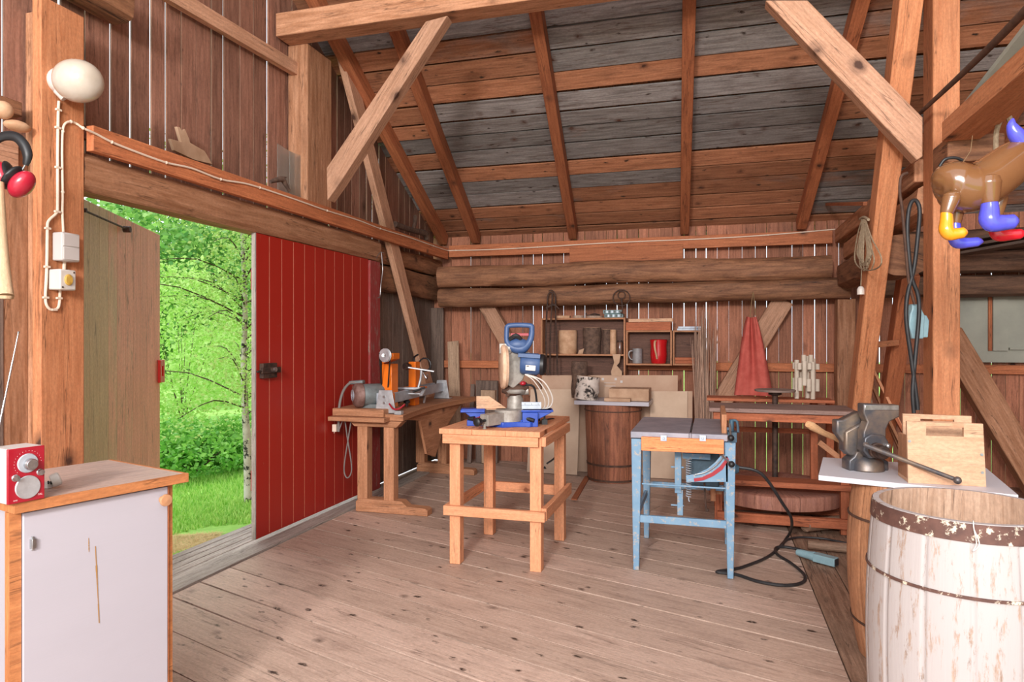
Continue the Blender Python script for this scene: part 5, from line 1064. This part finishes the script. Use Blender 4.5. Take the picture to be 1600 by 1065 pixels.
m = MB(); m.ball(OX(27, 197, -3.02), (.04, .06, .025), 12, 8); B(m, 'pale_disc', M_cutw, None, 'small flat wooden piece on the rail above the ear muffs', 'wood piece')
# ---- radio
A0, B0 = FL(12, 789.5, .931), FL(70, 778.5, .931); rx = (B0 - A0).normalized(); ry = V((-rx.y, rx.x, 0)); w = (B0 - A0).length; h = .158
R = T('radio', 'small red radio with silver knobs and round speaker on the cabinet', 'radio', (A0 + B0) / 2)
def rp(s, t, z): return A0 + rx * s + ry * t + V((0, 0, z))
def rbox(m, s0, s1, t0, t1, z0, z1): m.hexa([rp(s0, t0, z0), rp(s0, t0, z1), rp(s0, t1, z1), rp(s0, t1, z0), rp(s1, t0, z0), rp(s1, t0, z1), rp(s1, t1, z1), rp(s1, t1, z0)])
m = MB(); rbox(m, 0, w, .008, .1, 0.001, h); B(m, 'casing', M_greyp, R, bevel=.003)
m = MB(); rbox(m, 0, w, 0, .0085, 0.001, h); fp = B(m, 'front_plate', M_red, R, bevel=.002)
m = MB(); m.lathe(rp(w * .53, -.0005, h * .71), [(0, 0), (.028, 0), (.026, .003), (0, .003)], 36, axis=-ry); k1 = B(m, 'tuning_dial', M_galv, R)
m = MB(); m.lathe(rp(w * .57, -.003, h * .69), [(0, 0), (.017, 0), (.016, .014), (.014, .017), (0, .017)], 30, axis=-ry); B(m, 'dial_knob', M_steel, k1)
m = MB(); m.lathe(rp(w * .53, -.0005, h * .27), [(0, 0), (.034, 0), (.032, .003), (.02, .002), (0, .001)], 40, axis=-ry); B(m, 'speaker_grille', M_alu, R)
for s_, z_ in ((.2, .47), (.87, .51)):
    m = MB(); m.lathe(rp(w * s_, -.0005, h * z_), [(0, 0), (.010, 0), (.008, .002), (.008, .01), (0, .011)], 20, axis=-ry); B(m, 'small_knob', M_steel, R)
lt = plain('pale_print', 0xE8C0C0, .5)
def rtext(t, s, z, size):
    Mx = Matrix.Identity(4); Mx.col[0][:3] = rx; Mx.col[1][:3] = (0, 0, 1); Mx.col[2][:3] = -ry; Mx.col[3][:3] = rp(s, -.0005, z); lettering(t, size, Mx, lt, fp, ext=.0002)
rtext('PAL', w * .87, h * .085, .008); rtext('BASS', w * .2, h * .05, .005)
m = MB()
for k in range(17):
    t = math.radians(-200 + k * 13.5 - 20); c = rp(w * .53 + math.cos(t) * .036, -.0006, h * .71 - math.sin(t) * .036); m.tube([c, c - ry * .0003], .0009, 6)
B(m, 'dial_marks', lt, fp)
m = MB(); m.tube([rp(.005, .075, h), rp(.003, .08, h + .01)], .005, 8); aa = rp(.004, .078, h); e = W(29, 519, 2.05); m.tube([aa, aa.lerp(e, .4)], .0032, 8); m.tube([aa.lerp(e, .4), aa.lerp(e, .75)], .0025, 8); m.tube([aa.lerp(e, .75), e], .0018, 8); m.ball(e, .0035, 8, 6); B(m, 'antenna', M_steel, R)
q = FL(80, 763, .931); R = T('travel_adaptor', 'small white plug adaptor lying beside the red radio', 'adaptor', q)
m = MB(); m.lathe(q + V((0, 0, .022)), [(0, 0), (.018, 0), (.021, .006), (.021, .022), (.017, .026), (0, .026)], 20, axis=(.5, .8, .35)); m.box(q + V((-.024, -.008, 0.001)), q + V((-.006, .012, .022))); B(m, 'adaptor_body', M_white, R, bevel=.001)
for s_ in (-1, 1):
    m = MB(); c = q + V((.0 + .006 * s_, -.003, .02)); m.ball(c - V((0, .002, 0)), (.004, .003, .006), 8, 6); B(m, 'socket_hole', M_blk, R)
# ---- ledge things
def cut(nm, lb, ct, pts, x, th, mat):
    m = MB(); m.prism([(OX(u, v, x).y, OX(u, v, x).z) for u, v in pts], (x, 0, 0), (0, 1, 0), (0, 0, 1), (th, 0, 0)); return B(m, nm, mat, None, lb, ct, bevel=.002)
cut('boot_jack', 'flat pale wooden boot jack with a notch, on the ledge over the doorway', 'boot jack', [(262, 217), (279, 222), (272, 198), (277, 199), (281, 205), (285, 202), (292, 218), (293, 223), (316, 236), (328, 257), (300, 250), (268, 235)], -3.10, .02, M_block)
zl = 2.5
for k, (u0, v0, u1, v1, x) in enumerate(((433, 224, 460, 241, -3.1), (452, 236, 476, 246, -3.05))):
    a, b = OX(u0, v0, x), OX(u1, v1, x); m = MB(); m.hexa([(x, a.y, 2.463), (x + .004, a.y, 2.463), (x + .004, b.y, 2.463), (x, b.y, 2.463), (x, a.y, a.z), (x + .004, a.y, a.z), (x + .004, b.y, b.z), (x, b.y, b.z)]); B(m, 'clear_pane', M_glassm, None, ('left' if k == 0 else 'right') + ' of two clear panes leaning on the gable boards over the doorway', 'pane')
m = MB(); P_ = lambda u, v: OX(u, v, -2.98); m.tube([P_(422, 284), P_(432, 281), P_(441, 280), P_(446, 288), P_(452, 298)], [.012, .018, .022, .016, .012], 9, 4); m.tube([P_(436, 281), P_(440, 277), P_(447, 277)], [.012, .009, .005], 7, 3); B(m, 'root_piece', M_bark, None, 'small gnarled root piece on the cable board over the red door', 'root')
P_ = lambda u, v: OX(u, v, -2.97); m = MB(); m.tube([P_(617, 350), P_(635, 357), P_(650, 361), P_(664, 365), P_(667, 374)], [.03, .028, .03, .036, .025], 10, 4); m.tube([P_(645, 360), P_(648, 350), P_(649, 340), P_(649, 336)], [.024, .02, .024, .018], 10, 3); B(m, 'branch_fork', M_bark, None, 'grey forked branch lying on the cable board near the back corner', 'branch')
m = MB(); P_ = lambda u, v: OX(u, v, -2.965); m.tube([P_(596, 393), P_(597, 405), P_(598, 420), P_(597, 432), P_(595, 446), P_(594, 462), P_(591, 465)], .005, 7, 4); m.tube([P_(588, 403), P_(594, 394), P_(600, 395)], .004, 6, 3); B(m, 'wire_hook', M_steel, None, 'long bent wire hook hanging at the right end of the door lintel', 'hook')
# ---- planks in the left corner
def lean(u0, v0, u1, v1, y, w, th, mat, lb, dy=.25, nm='leaning_plank', z0=None):
    a = OY(u0, v0, y); zb = .005; b = V((OY(u1, v1, y - dy).x, y - dy, zb)); m = MB(); m.beam(b, a, w, th, side=(1, 0, 0)); return B(m, nm, mat, None, lb, 'plank', bevel=.003)
lean(708, 533, 713, 700, 7.42, .135, .02, M_board, 'pale plank leaning upright in the back left corner')
lean(739, 600, 733, 700, 7.47, .05, .02, M_wallg, 'narrow grey lath beside the pale plank in the left corner', .15)
lean(756, 640, 757, 730, 7.44, .06, .03, M_board, 'short pale post under the saw table top by the back wall', .1)
m = MB(); a, b = OY(744, 594, 7.42), OY(778, 650, 7.42); m.box((a.x, 7.40, .0), (b.x, 7.45, a.z), 2); B(m, 'dark_board', M_wallg, None, 'dark board standing at the back wall left of the mitre saw', 'board', bevel=.003)
a, b = OY(752, 609, 7.35), OY(774, 617, 7.35); m = MB(); m.box((a.x, 7.33, b.z - .12), (b.x, 7.395, a.z)); B(m, 'pale_offcut', M_board, None, 'pale offcut in front of the dark board behind the mitre saw', 'offcut', bevel=.003)
# ---- cardboard
def sheet(u0, v0, u1, y, dy, lb, mat, th=.006, z1=0.004):
    a, b = OY(u0, v0, y), OY(u1, v0, y); m = MB(); m.hexa([(a.x, y - dy, z1), (a.x, y - dy + th, z1), (a.x, y + th, a.z), (a.x, y, a.z), (b.x, y - dy, z1), (b.x, y - dy + th, z1), (b.x, y + th, b.z), (b.x, y, b.z)]); return B(m, 'cardboard_sheet', mat, None, lb, 'cardboard')
s1 = sheet(847, 586, 1059, 7.2, .03, 'long brown cardboard sheet behind the logs, under the shelves', M_card)
s2 = sheet(829, 608, 906, 7.13, .15, 'large pale cardboard sheet standing left of the dark brown barrel', M_card2)
s3 = sheet(1016, 611, 1074, 7.14, .1, 'pale cardboard sheet right of the dark brown barrel', M_card2)
s4 = sheet(1062, 611, 1082, 7.18, .08, 'narrow cardboard sheet between the wide sheet and the twig bundle', M_card)
m = MB()
for (u, v) in ((942, 592), (962, 592), (971, 596)):
    q = OY(u, v, 7.196); m.box((q.x - .012, q.y - .001, q.z - .012), (q.x + .012, q.y + .001, q.z + .012))
for v in (598, 603): q = OY(944, v, 7.196); m.box((q.x, q.y - .001, q.z), (q.x + .12, q.y + .001, q.z + .004))
B(m, 'printed_marks', M_greyp, s1)
m = MB(); q = OY(851, 731, 6.98); m.prism([(-.02, 0), (.02, 0), (0, .03)], (q.x, 6.982, .05), (1, 0, 0), (0, 0, 1), (0, -.001, 0)); B(m, 'printed_triangle', M_blk, s2)
# ---- shelves
yS, yB_ = 7.22, 7.4
def shelf(nm, lb, u0, v0, u1, v1, mid=None, t=.018, back=True):
    a, b = OY(u0, v0, yS), OY(u1, v1, yS); R = T(nm, lb, 'shelf', ((a.x + b.x) / 2, (yS + yB_) / 2, b.z))
    for x in (a.x, b.x - t):
        m = MB(); m.box((x, yS, b.z), (x + t, yB_, a.z), 2); B(m, 'side', M_old, R, bevel=.002)
    for z_, n in ((a.z - t, 'top_board'), (b.z, 'bottom_board')):
        m = MB(); m.box((a.x + t, yS, z_), (b.x - t, yB_, z_ + t), 0); B(m, n, M_old, R, bevel=.002)
    if mid: z_ = OY(u0, mid, yS).z; m = MB(); m.box((a.x + t, yS, z_ - t), (b.x - t, yB_, z_), 0); B(m, 'middle_shelf', M_old, R, bevel=.002)
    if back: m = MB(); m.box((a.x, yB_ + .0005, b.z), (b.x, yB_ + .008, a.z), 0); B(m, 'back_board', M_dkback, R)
    return a, b
a1, b1 = shelf('storage_shelf', 'larger open wooden shelf holding logs, left of the small crates', 845, 497, 977, 600, 552.5)
a2, b2 = shelf('storage_shelf', 'wooden crate shelf holding the metal mug and red pitcher', 978, 516, 1050, 571)
a3, b3 = shelf('storage_shelf', 'small dark crate shelf with magazines on its top', 1051, 516, 1095, 571)
zs = OY(845, 552.5, yS).z; ym = 7.32
def on(u, z): q = OY(u, 540, ym); return V((q.x, ym, z + .0008))
q = on(887, zs); R = T('turned_blank', 'pale round wooden blank on the left of the log shelf', 'wood blank', q); m = MB(); m.lathe(q, [(0, 0), (.092, 0), (.102, .02), (.1, .12), (.106, .2), (.1, .255), (0, .255)], 30); B(m, 'blank', M_cutw, R)
m = MB(); q = OY(908, 548, 7.27); m.hexa([V((q.x - .03, 7.25, zs + .001)), V((q.x + .02, 7.25, zs + .001)), V((q.x + .02, 7.29, zs + .001)), V((q.x - .03, 7.29, zs + .001)), V((q.x - .02, 7.25, zs + .04)), V((q.x + .035, 7.25, zs + .06)), V((q.x + .035, 7.29, zs + .06)), V((q.x - .02, 7.29, zs + .04))]); B(m, 'small_wedge', M_block, None, 'small wooden wedge between the round blank and the spruce log', 'wedge')
stump('spruce_log', 'spruce log with knotted bark in the middle of the log shelf', on(925, zs), .098, .28, M_bark)
stump('spruce_log', 'thin barked log on the log shelf, left of the pale split piece', on(948, zs), .045, .26, M_bark)
q = on(958, zs); m = MB(); m.lathe(q, [(0, 0), (.038, 0), (.034, .26), (0, .26)], 14); B(m, 'split_piece', M_cutw, None, 'pale split piece of wood on the log shelf beside the glass jar', 'wood piece')
q = on(969.5, zs); q.y = 7.27; q.x = OY(968.5, 540, 7.27).x; R = T('glass_jar', 'dark glass jar at the right end of the log shelf', 'jar', q); m = MB(); m.lathe(q, [(0, 0), (.03, 0), (.032, .01), (.032, .11), (.026, .125), (0, .125)], 20); B(m, 'jar_body', M_glass2, R); m = MB(); m.lathe(q + V((0, 0, .126)), [(0, 0), (.028, 0), (.028, .02), (0, .02)], 20); B(m, 'lid', M_iron, R)
m = MB(); pl = [(957, 553), (970, 553), (968, 566), (964, 571), (972, 580), (972, 588), (956, 587), (955, 580), (960, 566)]; m.prism([(OY(u, v, 7.21).x, OY(u, v, 7.21).z) for u, v in pl], (0, 7.195, 0), (1, 0, 0), (0, 0, 1), (0, .018, 0)); B(m, 'shaped_board', M_block, None, 'curved cut board hanging below the middle shelf board', 'board')
# on top of the log shelf
zt_ = a1.z + .0008
for nm, lb, ct, u0, u1, h, mat in (('pale_batten', 'short pale wooden piece on the left of the shelf top', 'wood piece', 871, 891, .027, M_cutw),):
    m = MB(); m.box((OY(u0, 500, 7.3).x, 7.26, zt_), (OY(u1, 500, 7.3).x, 7.33, zt_ + h)); B(m, nm, mat, None, lb, ct, bevel=.002)
q = OY(904, 500, 7.3); m = MB(); m.lathe((q.x, 7.3, zt_), [(.03, 0), (.062, 0), (.062, .028), (.03, .028), (.03, 0)], 28); B(m, 'tape_roll', M_tapew, None, 'brown tape roll lying on the shelf top', 'tape')
q = OY(929, 500, 7.3); m = MB(); m.lathe((q.x, 7.3, zt_), [(0, 0), (.09, .0), (.094, .02), (.08, .022), (.075, .006), (0, .006)], 28); R = B(m, 'flat_dish', M_tapew, None, 'flat dish with a pair of pincers on the shelf top', 'dish')
m = MB(); m.tube([(q.x - .09, 7.29, zt_ + .055), (q.x - .08, 7.29, zt_ + .03), (q.x - .02, 7.3, zt_ + .028), (q.x + .06, 7.31, zt_ + .028)], .008, 8, 3); m.tube([(q.x - .06, 7.3, zt_ + .028), (q.x + .0, 7.29, zt_ + .045), (q.x + .06, 7.3, zt_ + .03)], .007, 8, 3); B(m, 'pincers', M_iron, None, 'iron pincers lying in the flat dish on the shelf top', 'pincers')
q = OY(960, 500, 7.3); R0 = None
for k, (dx, zz) in enumerate(((0, 0), (-.015, .042))):
    c = V((q.x + dx, 7.3, zt_ + zz)); R = T('drill_bit_case', ('lower' if k == 0 else 'upper') + ' of two stacked teal drill bit cases on the shelf top', 'case', c, 'drill bit cases on the shelf top'); m = MB(); m.box(c + V((-.1, -.05, 0)), c + V((.1, .05, .04))); B(m, 'case_body', M_case, R, bevel=.004)
    for j in range(7): m = MB(); m.box(c + V((-.09 + j * .027, -.0525, .008)), c + V((-.075 + j * .027, -.0505, .032))); B(m, 'window', M_galv if j % 2 else M_blk, R)
# iron ring and tongs hanging from the logs
c = OY(971, 465, 7.15); m = MB(); m.tube([c + V((math.cos(t) * .088, 0, math.sin(t) * .083)) for t in [k * .2618 for k in range(25)]], .0055, 7); m.tube([c + V((math.cos(t) * .038, .004, .03 + math.sin(t) * .038)) for t in [k * .2618 for k in range(25)]], .005, 7); m.tube([c + V((0, .004, -.01)), c + V((.01, 0, -.13)), c + V((-.01, 0, -.16))], .008, 7, 3); m.tube([c + V((0, .0, .08)), c + V((0, .05, .085))], .004, 6); B(m, 'iron_ring', M_iron, None, 'round iron ring hanging on the log above the drill bit cases', 'iron ring')
R = T('iron_tongs', 'long rusty tongs with a looped top hanging before the log shelf', 'tongs', OY(858, 580, 7.12))
P_ = lambda u, v: OY(u, v, 7.12)
for pts in (((860, 456), (856, 462), (855, 480), (853, 520), (854, 585)), ((860, 456), (863, 460), (862, 480), (860, 520), (859, 585)), ((865, 456), (868, 465), (868, 490), (870, 540), (871, 585))):
    m = MB(); m.tube([P_(*q) for q in pts], .0085, 8, 4); B(m, 'tong_arm', M_iron, R)
m = MB(); m.tube([P_(853, 481), P_(865, 476), P_(874, 483)], [.012, .014, .006], 8, 3); B(m, 'pivot_pin', M_iron, R); m = MB(); m.tube([P_(857, 455), P_(861, 453), P_(866, 456)], .006, 6, 2); m.tube([P_(861, 453), P_(861, 453) + V((0, .08, 0))], .005, 6); B(m, 'hanging_loop', M_iron, R)
# second shelf
z2 = a2.z + .0008; u = OY(978, 500, 7.25); v_ = OY(1048, 500, 7.25)
m = MB(); m.box((u.x, 7.235, z2), (v_.x, 7.26, z2 + .085), 0); m.box((u.x, 7.26, z2), (v_.x, 7.36, z2 + .08), 0); B(m, 'wooden_box', M_kick, None, 'shallow orange wooden box on top of the mug crate', 'box', bevel=.003)
m = MB(); m.beam(V((u.x + .03, 7.25, z2 + .103)), V((v_.x + .02, 7.26, z2 + .106)), .06, .034); pk = B(m, 'pale_batten', M_ply, None, 'long pale batten lying on the orange box above the mug crate', 'wood piece', bevel=.002)
zs2 = b2.z + .018; yy = 7.3
q = OY(996, 560, yy); q = V((q.x, yy, zs2 + .0008)); R = T('metal_mug', 'dull metal mug with a looped handle in the crate', 'mug', q); m = MB(); m.lathe(q, [(0, 0), (.05, 0), (.052, .003), (.05, .15), (.054, .155), (.048, .155), (.046, .01), (0, .01)], 30); B(m, 'mug_body', M_alu, R); m = MB(); m.tube([q + V((-.05, -.0, .13)), q + V((-.08, -.01, .125)), q + V((-.09, -.01, .09)), q + V((-.075, -.01, .05)), q + V((-.05, 0, .035))], .006, 8, 5); B(m, 'mug_handle', M_alu, R)
q = OY(1029, 560, yy); q = V((q.x, yy, zs2 + .0008)); R = T('red_pitcher', 'red enamel pitcher with a pale worn handle facing the room', 'pitcher', q); m = MB(); m.lathe(q, [(0, 0), (.07, 0), (.078, .01), (.086, .09), (.082, .18), (.09, .245), (.096, .25), (.09, .252), (.078, .18), (.08, .09), (.07, .015), (0, .015)], 34); B(m, 'pitcher_body', M_enam, R)
m = MB(); m.tube([q + V((-.02, -.088, .235)), q + V((-.03, -.115, .225)), q + V((-.03, -.12, .17)), q + V((-.015, -.105, .09)), q + V((-.01, -.085, .05))], [.009, .011, .011, .01, .009], 8, 5); B(m, 'pitcher_handle', M_cutw, R)
z3 = a3.z + .0008; q = OY(1077, 510, 7.27)
for k in range(2):
    m = MB(); m.box((q.x - .12 + k * .01, 7.23, z3 + k * .021), (q.x + .11 + k * .012, 7.37, z3 + .019 + k * .021)); B(m, 'magazine', M_mag, None, ('lower' if k == 0 else 'upper') + ' of two thin magazines on the small dark crate', 'magazine', 'magazines on the small crate', bevel=.001)
zs3 = b3.z + .019
for k in range(2):
    m = MB(); m.box((a3.x + .022, 7.235, zs3 + k * .032), (b3.x - .025 - k * .01, 7.36, zs3 + .03 + k * .032), 0); B(m, 'batten', M_kick, None, ('bottom' if k == 0 else 'top') + ' orange batten inside the small dark crate', 'batten', 'battens in the small crate', bevel=.003)
# twig bundle
m = MB(); bx0, bx1 = OY(1102, 660, 6.9).x, OY(1100, 500, 7.1).x
for k in range(120):
    a = random.random() * 6.28; r0 = .09 * random.random() ** .5; r1 = .1 + .06 * random.random(); x0 = bx0 + math.cos(a) * r0; y0 = 6.92 + math.sin(a) * r0 * .6; hh = random.uniform(1.35, 1.75) if k % 3 else random.uniform(.9, 1.3)
    x1 = bx1 + math.cos(a) * r1 * random.random() ** .4 + .01; y1 = 7.0 + math.sin(a) * r1 * .6
    md = V((x0 + (x1 - x0) * .5 + random.gauss(0, .012), (y0 + y1) / 2 + random.gauss(0, .01), hh * .5)); m.tube([(x0, y0, .004), md, (x1, y1, hh)], [random.uniform(.004, .0065), .004, .0015], 5, 4)
B(m, 'twig_bundle', M_twig, None, 'tall bundle of dry twigs standing between the shelves and the kick wheel', 'twigs')
# red hanging cloth
R = T('hanging_cloth', 'faded red cloth hanging in folds from a string on the back wall', 'cloth', OY(1178, 620, 7.1)); top = OY(1174, 496, 7.1); bl = OY(1147, 617, 7.05); brt = OY(1209, 621, 7.05)
m = MB(); nu, nv = 40, 22; vs = []
for j in range(nv + 1):
    t = j / nv; xc = (top.x) * (1 - t) + (bl.x + brt.x) / 2 * t; hw = .045 * (1 - t) ** 1.2 + ((brt.x - bl.x) / 2) * (t ** .8); z_ = top.z * (1 - t) + (bl.z) * t
    for i in range(nu + 1):
        s_ = i / nu * 2 - 1; fold = .03 * math.sin(s_ * 4.2 + 1 + t * 1.5) * (.3 + t * .7) + .006 * math.sin(s_ * 11 + t * 3) + .012 * noise.noise((s_ * 3, t * 3, 1)); dip = -.05 * math.exp(-((s_ + .1 - .3 * t) / .22) ** 2) * (1 - .5 * t)
        vs.append(V((xc + s_ * hw, 7.1 - .07 * math.sqrt(max(0, 1 - s_ * s_)) + fold - dip, z_ + (.012 * s_ * s_ if j == 0 else 0))))
nb = len(vs); vs += [V((p.x, p.y + .006, p.z)) for p in vs]
fs = []; idx = lambda i, j, b: b * nb + j * (nu + 1) + i
for j in range(nv):
    for i in range(nu): fs.append((idx(i, j, 0), idx(i, j + 1, 0), idx(i + 1, j + 1, 0), idx(i + 1, j, 0))); fs.append((idx(i, j, 1), idx(i + 1, j, 1), idx(i + 1, j + 1, 1), idx(i, j + 1, 1)))
for i in range(nu): fs.append((idx(i, 0, 0), idx(i + 1, 0, 0), idx(i + 1, 0, 1), idx(i, 0, 1))); fs.append((idx(i, nv, 0), idx(i, nv, 1), idx(i + 1, nv, 1), idx(i + 1, nv, 0)))
for j in range(nv): fs.append((idx(0, j, 0), idx(0, j, 1), idx(0, j + 1, 1), idx(0, j + 1, 0))); fs.append((idx(nu, j, 0), idx(nu, j + 1, 0), idx(nu, j + 1, 1), idx(nu, j, 1)))
m.add(vs, fs, [[(0, 0)] * 4] * len(fs), .5, True); B(m, 'cloth', M_cloth, R)
P_ = lambda u, v: OY(u, v, 7.1); m = MB(); m.tube([P_(1172, 497), P_(1174, 475), P_(1177, 456), P_(1179, 475), P_(1181, 497)], .004, 6, 3); m.tube([P_(1177, 457), P_(1177, 457) + V((0, .07, .01))], .004, 6); B(m, 'string', M_string, R)
# rope coil with insulator on the right strut
def sx(u, v, x=.98): return OX(u, v, x)
R = T('rope_coil', 'coil of thin grey rope with a white weight hanging on the right leaning strut', 'rope', sx(1350, 425))
m = MB()
for k in range(9):
    w_ = random.uniform(3, 13); b_ = random.uniform(405, 425); c_ = 1350 + random.uniform(-3, 3); m.tube([sx(c_ - 1, 342), sx(c_ - w_ * .7, 370), sx(c_ - w_, b_ - 14), sx(c_, b_), sx(c_ + w_, b_ - 14), sx(c_ + w_ * .7, 370), sx(c_ + 1, 342)], .0045, 6, 5)
m.tube([sx(1352, 342), sx(1362, 372), sx(1377, 402), sx(1372, 418), sx(1352, 421), sx(1348, 400)], .0045, 6, 5); m.tube([sx(1353, 342), sx(1360, 380), sx(1366, 405), sx(1362, 420)], .0045, 6, 4)
m.tube([sx(1344, 342), sx(1350, 339), sx(1357, 343)], .009, 8, 3); m.tube([sx(1347, 345), sx(1346, 425), sx(1345, 450)], .003, 6); B(m, 'rope', M_rope, R)
q = sx(1345, 460); m = MB(); m.lathe(q, [(0, 0), (.024, 0), (.024, .035), (.018, .048), (.012, .055), (0, .055)], 18); B(m, 'white_weight', M_white, R)
# black cable on the tall post with grey connector
R = T('hanging_cable', 'thick black cable looped beside the tall post with a grey blue plug', 'cable', W(1430, 600, 3.75)); P_ = lambda u, v, d=3.75: W(u, v, d)
m = MB(); m.tube([P_(1418, 270), P_(1408, 276), P_(1406, 300), P_(1410, 330), P_(1416, 400), P_(1420, 440), P_(1427, 468), P_(1429, 474)], .008, 8, 5); B(m, 'thin_cable', M_hoopd, R)
m = MB(); m.tube([P_(1434, 640), P_(1432, 620), P_(1424, 560), P_(1416, 500), P_(1418, 460), P_(1428, 420), P_(1434, 370), P_(1437, 330), P_(1432, 314), P_(1424, 316), P_(1419, 335), P_(1418, 370), P_(1424, 430), P_(1434, 460), P_(1436, 490), P_(1430, 560), P_(1426, 610), P_(1428, 645)], .011, 10, 5); B(m, 'thick_cable', M_rub, R)
m = MB(); f = frame(1430, 505, 3.8); m = MB(f); m.prism([(-8, 30), (6, 30), (6, 24), (12, 12), (10, -24), (-7, -24), (-13, -2), (-11, 14), (-8, 22)], (0, -6, 0), (1, 0, 0), (0, 0, 1), (0, 12, 0)); pg = B(m, 'plug_body', M_connect, R, bevel=.006)
m = MB(f); m.prism([(10, 14), (16, 12), (20, 4), (18, -22), (10, -22)], (0, -4, 0), (1, 0, 0), (0, 0, 1), (0, 9, 0)); B(m, 'plug_cover', M_connect, pg, bevel=.005)
# leaning planks on the right
for i, (u0, v0, u1, v1, y, w_, mt, lb) in enumerate([(1352, 553, 1432, 715, 6.6, .05, M_new, 'upper orange lath slanting down right behind the two right struts'), (1345, 560, 1405, 700, 6.75, .06, M_old, 'dark lath slanting behind the right struts, under the orange one'), (1346, 590, 1368, 700, 6.3, .09, M_board, 'short pale upright plank behind the vise'),
                                           (1392, 640, 1450, 745, 6.4, .06, M_kick, 'reddish lath behind the wooden caddy, left end higher'), (1385, 650, 1425, 730, 6.55, .07, M_old, 'brown lath leaning behind the vise jaw')]):
    a, b = OY(u0, v0, y), OY(u1, v1, y - .1); d = (b - a).normalized(); b = b + d * ((.01 - b.z) / d.z); m = MB(); m.beam(a, b, w_, .022, side=(0, 1, 0) if i != 2 else (1, 0, 0)); B(m, 'leaning_plank', mt, None, lb, 'plank', 'planks leaning behind the vise', bevel=.002)
# floor bits
a, b = FL(897, 781, .0), FL(918, 745, .0); m = MB(); m.beam(a + V((0, 0, .006)), b + V((0, 0, .006)), .05, .012); B(m, 'floor_batten', M_rafter, None, 'dark batten lying on the floor by the dark brown barrel', 'batten')
for k, (u0, v0, u1, v1, r, lb) in enumerate(((1258, 832, 1335, 824, .05, 'rough log on the floor behind the extension cable'), (1262, 858, 1345, 866, .035, 'thin rough log on the floor beside the grey blue plug'))):
    a, b = FL(u0, v0, .0), FL(u1, v1, .0); m = MB(); m.log(a + V((0, 0, r)), b + V((0, 0, r)), r * 2, r * 1.8, 10, 12, .01, 2.4); B(m, 'floor_log', M_floorr, None, lb, 'log')
for k in range(3):
    a, b = OY(1500, 397 - k * 9, 7.0), OY(1640, 372 - k * 9, 6.4); m = MB(); m.beam(a, b + (b - a) * .6, .16, .022); B(m, 'stored_board', M_wallg, None, ('bottom', 'middle', 'top')[k] + ' grey board stored below the inflatable on the dark log', 'board', 'stored boards')
m = MB(); m.tube([W(1572, 150, 3.4), W(1566, 180, 3.4), W(1557, 205, 3.4), W(1556, 236, 3.4)], .012, 8, 4); m.tube([W(1566, 165, 3.4), W(1577, 185, 3.38), W(1582, 200, 3.36)], .014, 8, 3); B(m, 'hanging_rope', M_rope, None, 'thick rope with a knot hanging behind the blue horn', 'rope')
# ---- inflatable animal
di = 2.45; Mi = frame(1530, 290, di); R = T('inflatable_bull', 'brown inflatable bull with coloured boots and a blue horn, hanging top right', 'inflatable toy', Mi @ V((0, 0, -85)))
m = MB(Mi); m.tube([(-66, 0, 0), (-64, 0, 1), (-57, 0, 3), (-44, 0, 3), (-20, 0, -4), (4, 0, 2), (28, 0, 18), (50, 0, 34), (70, 0, 46), (92, 0, 52), (108, 0, 44), (116, 0, 38)], [4, 16, 28, 35, 38, 37, 35, 33, 31, 27, 18, 4], 28, 6); bd = B(m, 'body', M_infl, R)
def lg(nm, mt, x, y, zt, xb, zb, r, toe):
    m = MB(Mi); m.tube([(x, y, zt + r * .8), (x, y, zt + r * .5), (x, y, zt), ((x + xb) / 2, y, (zt + zb) / 2), (xb, y, zb)], [2, r * .85, r, r * .85, r * .66], 18, 5); B(m, 'leg', M_infl, R)
    m = MB(Mi); m.tube([(xb, y, zb + 3), (xb, y, zb - 12), (xb - 1, y - 1, zb - 24), (xb + 4, y - 2, zb - 31), (xb + toe * .5, y - 5, zb - 31), (xb + toe * .8, y - 8, zb - 30), (xb + toe, y - 9, zb - 30)], [r * .6, r * .72, r * .8, r * .78, r * .66, r * .62, 2], 18, 5); B(m, 'boot', mt, R)
lg('a', M_iora, -58, -22, -24, -65, -48, 13, 26)
lg('b', M_iblue, -24, 18, -34, -26, -56, 12, 38)
lg('c', M_iblue, -4, -26, -2, -2, -32, 18, 38)
lg('d', M_ired, 42, 16, -16, 38, -44, 13, 40)
m = MB(Mi); m.tube([(58, -12, 66), (46, -14, 78), (40, -15, 90), (42, -15, 100)], [13, 11, 7, 1.5], 16, 5); B(m, 'horn', M_iblue, R)
m = MB(Mi); m.tube([(62, -26, 70), (72, -30, 66), (80, -30, 56)], [9, 12, 3], 14, 5); B(m, 'ear', M_infl, R)
m = MB(Mi); m.tube([(-62, 0, 30), (-56, -4, 40), (-42, -6, 42), (-30, -6, 38)], 2.4, 10, 5); B(m, 'valve_ring', M_blk, R)
m = MB(Mi); m.tube([(-28, 0, 32), (0, 20, 60), (30, 60, 96)], .5, 5); B(m, 'string', M_string, R)
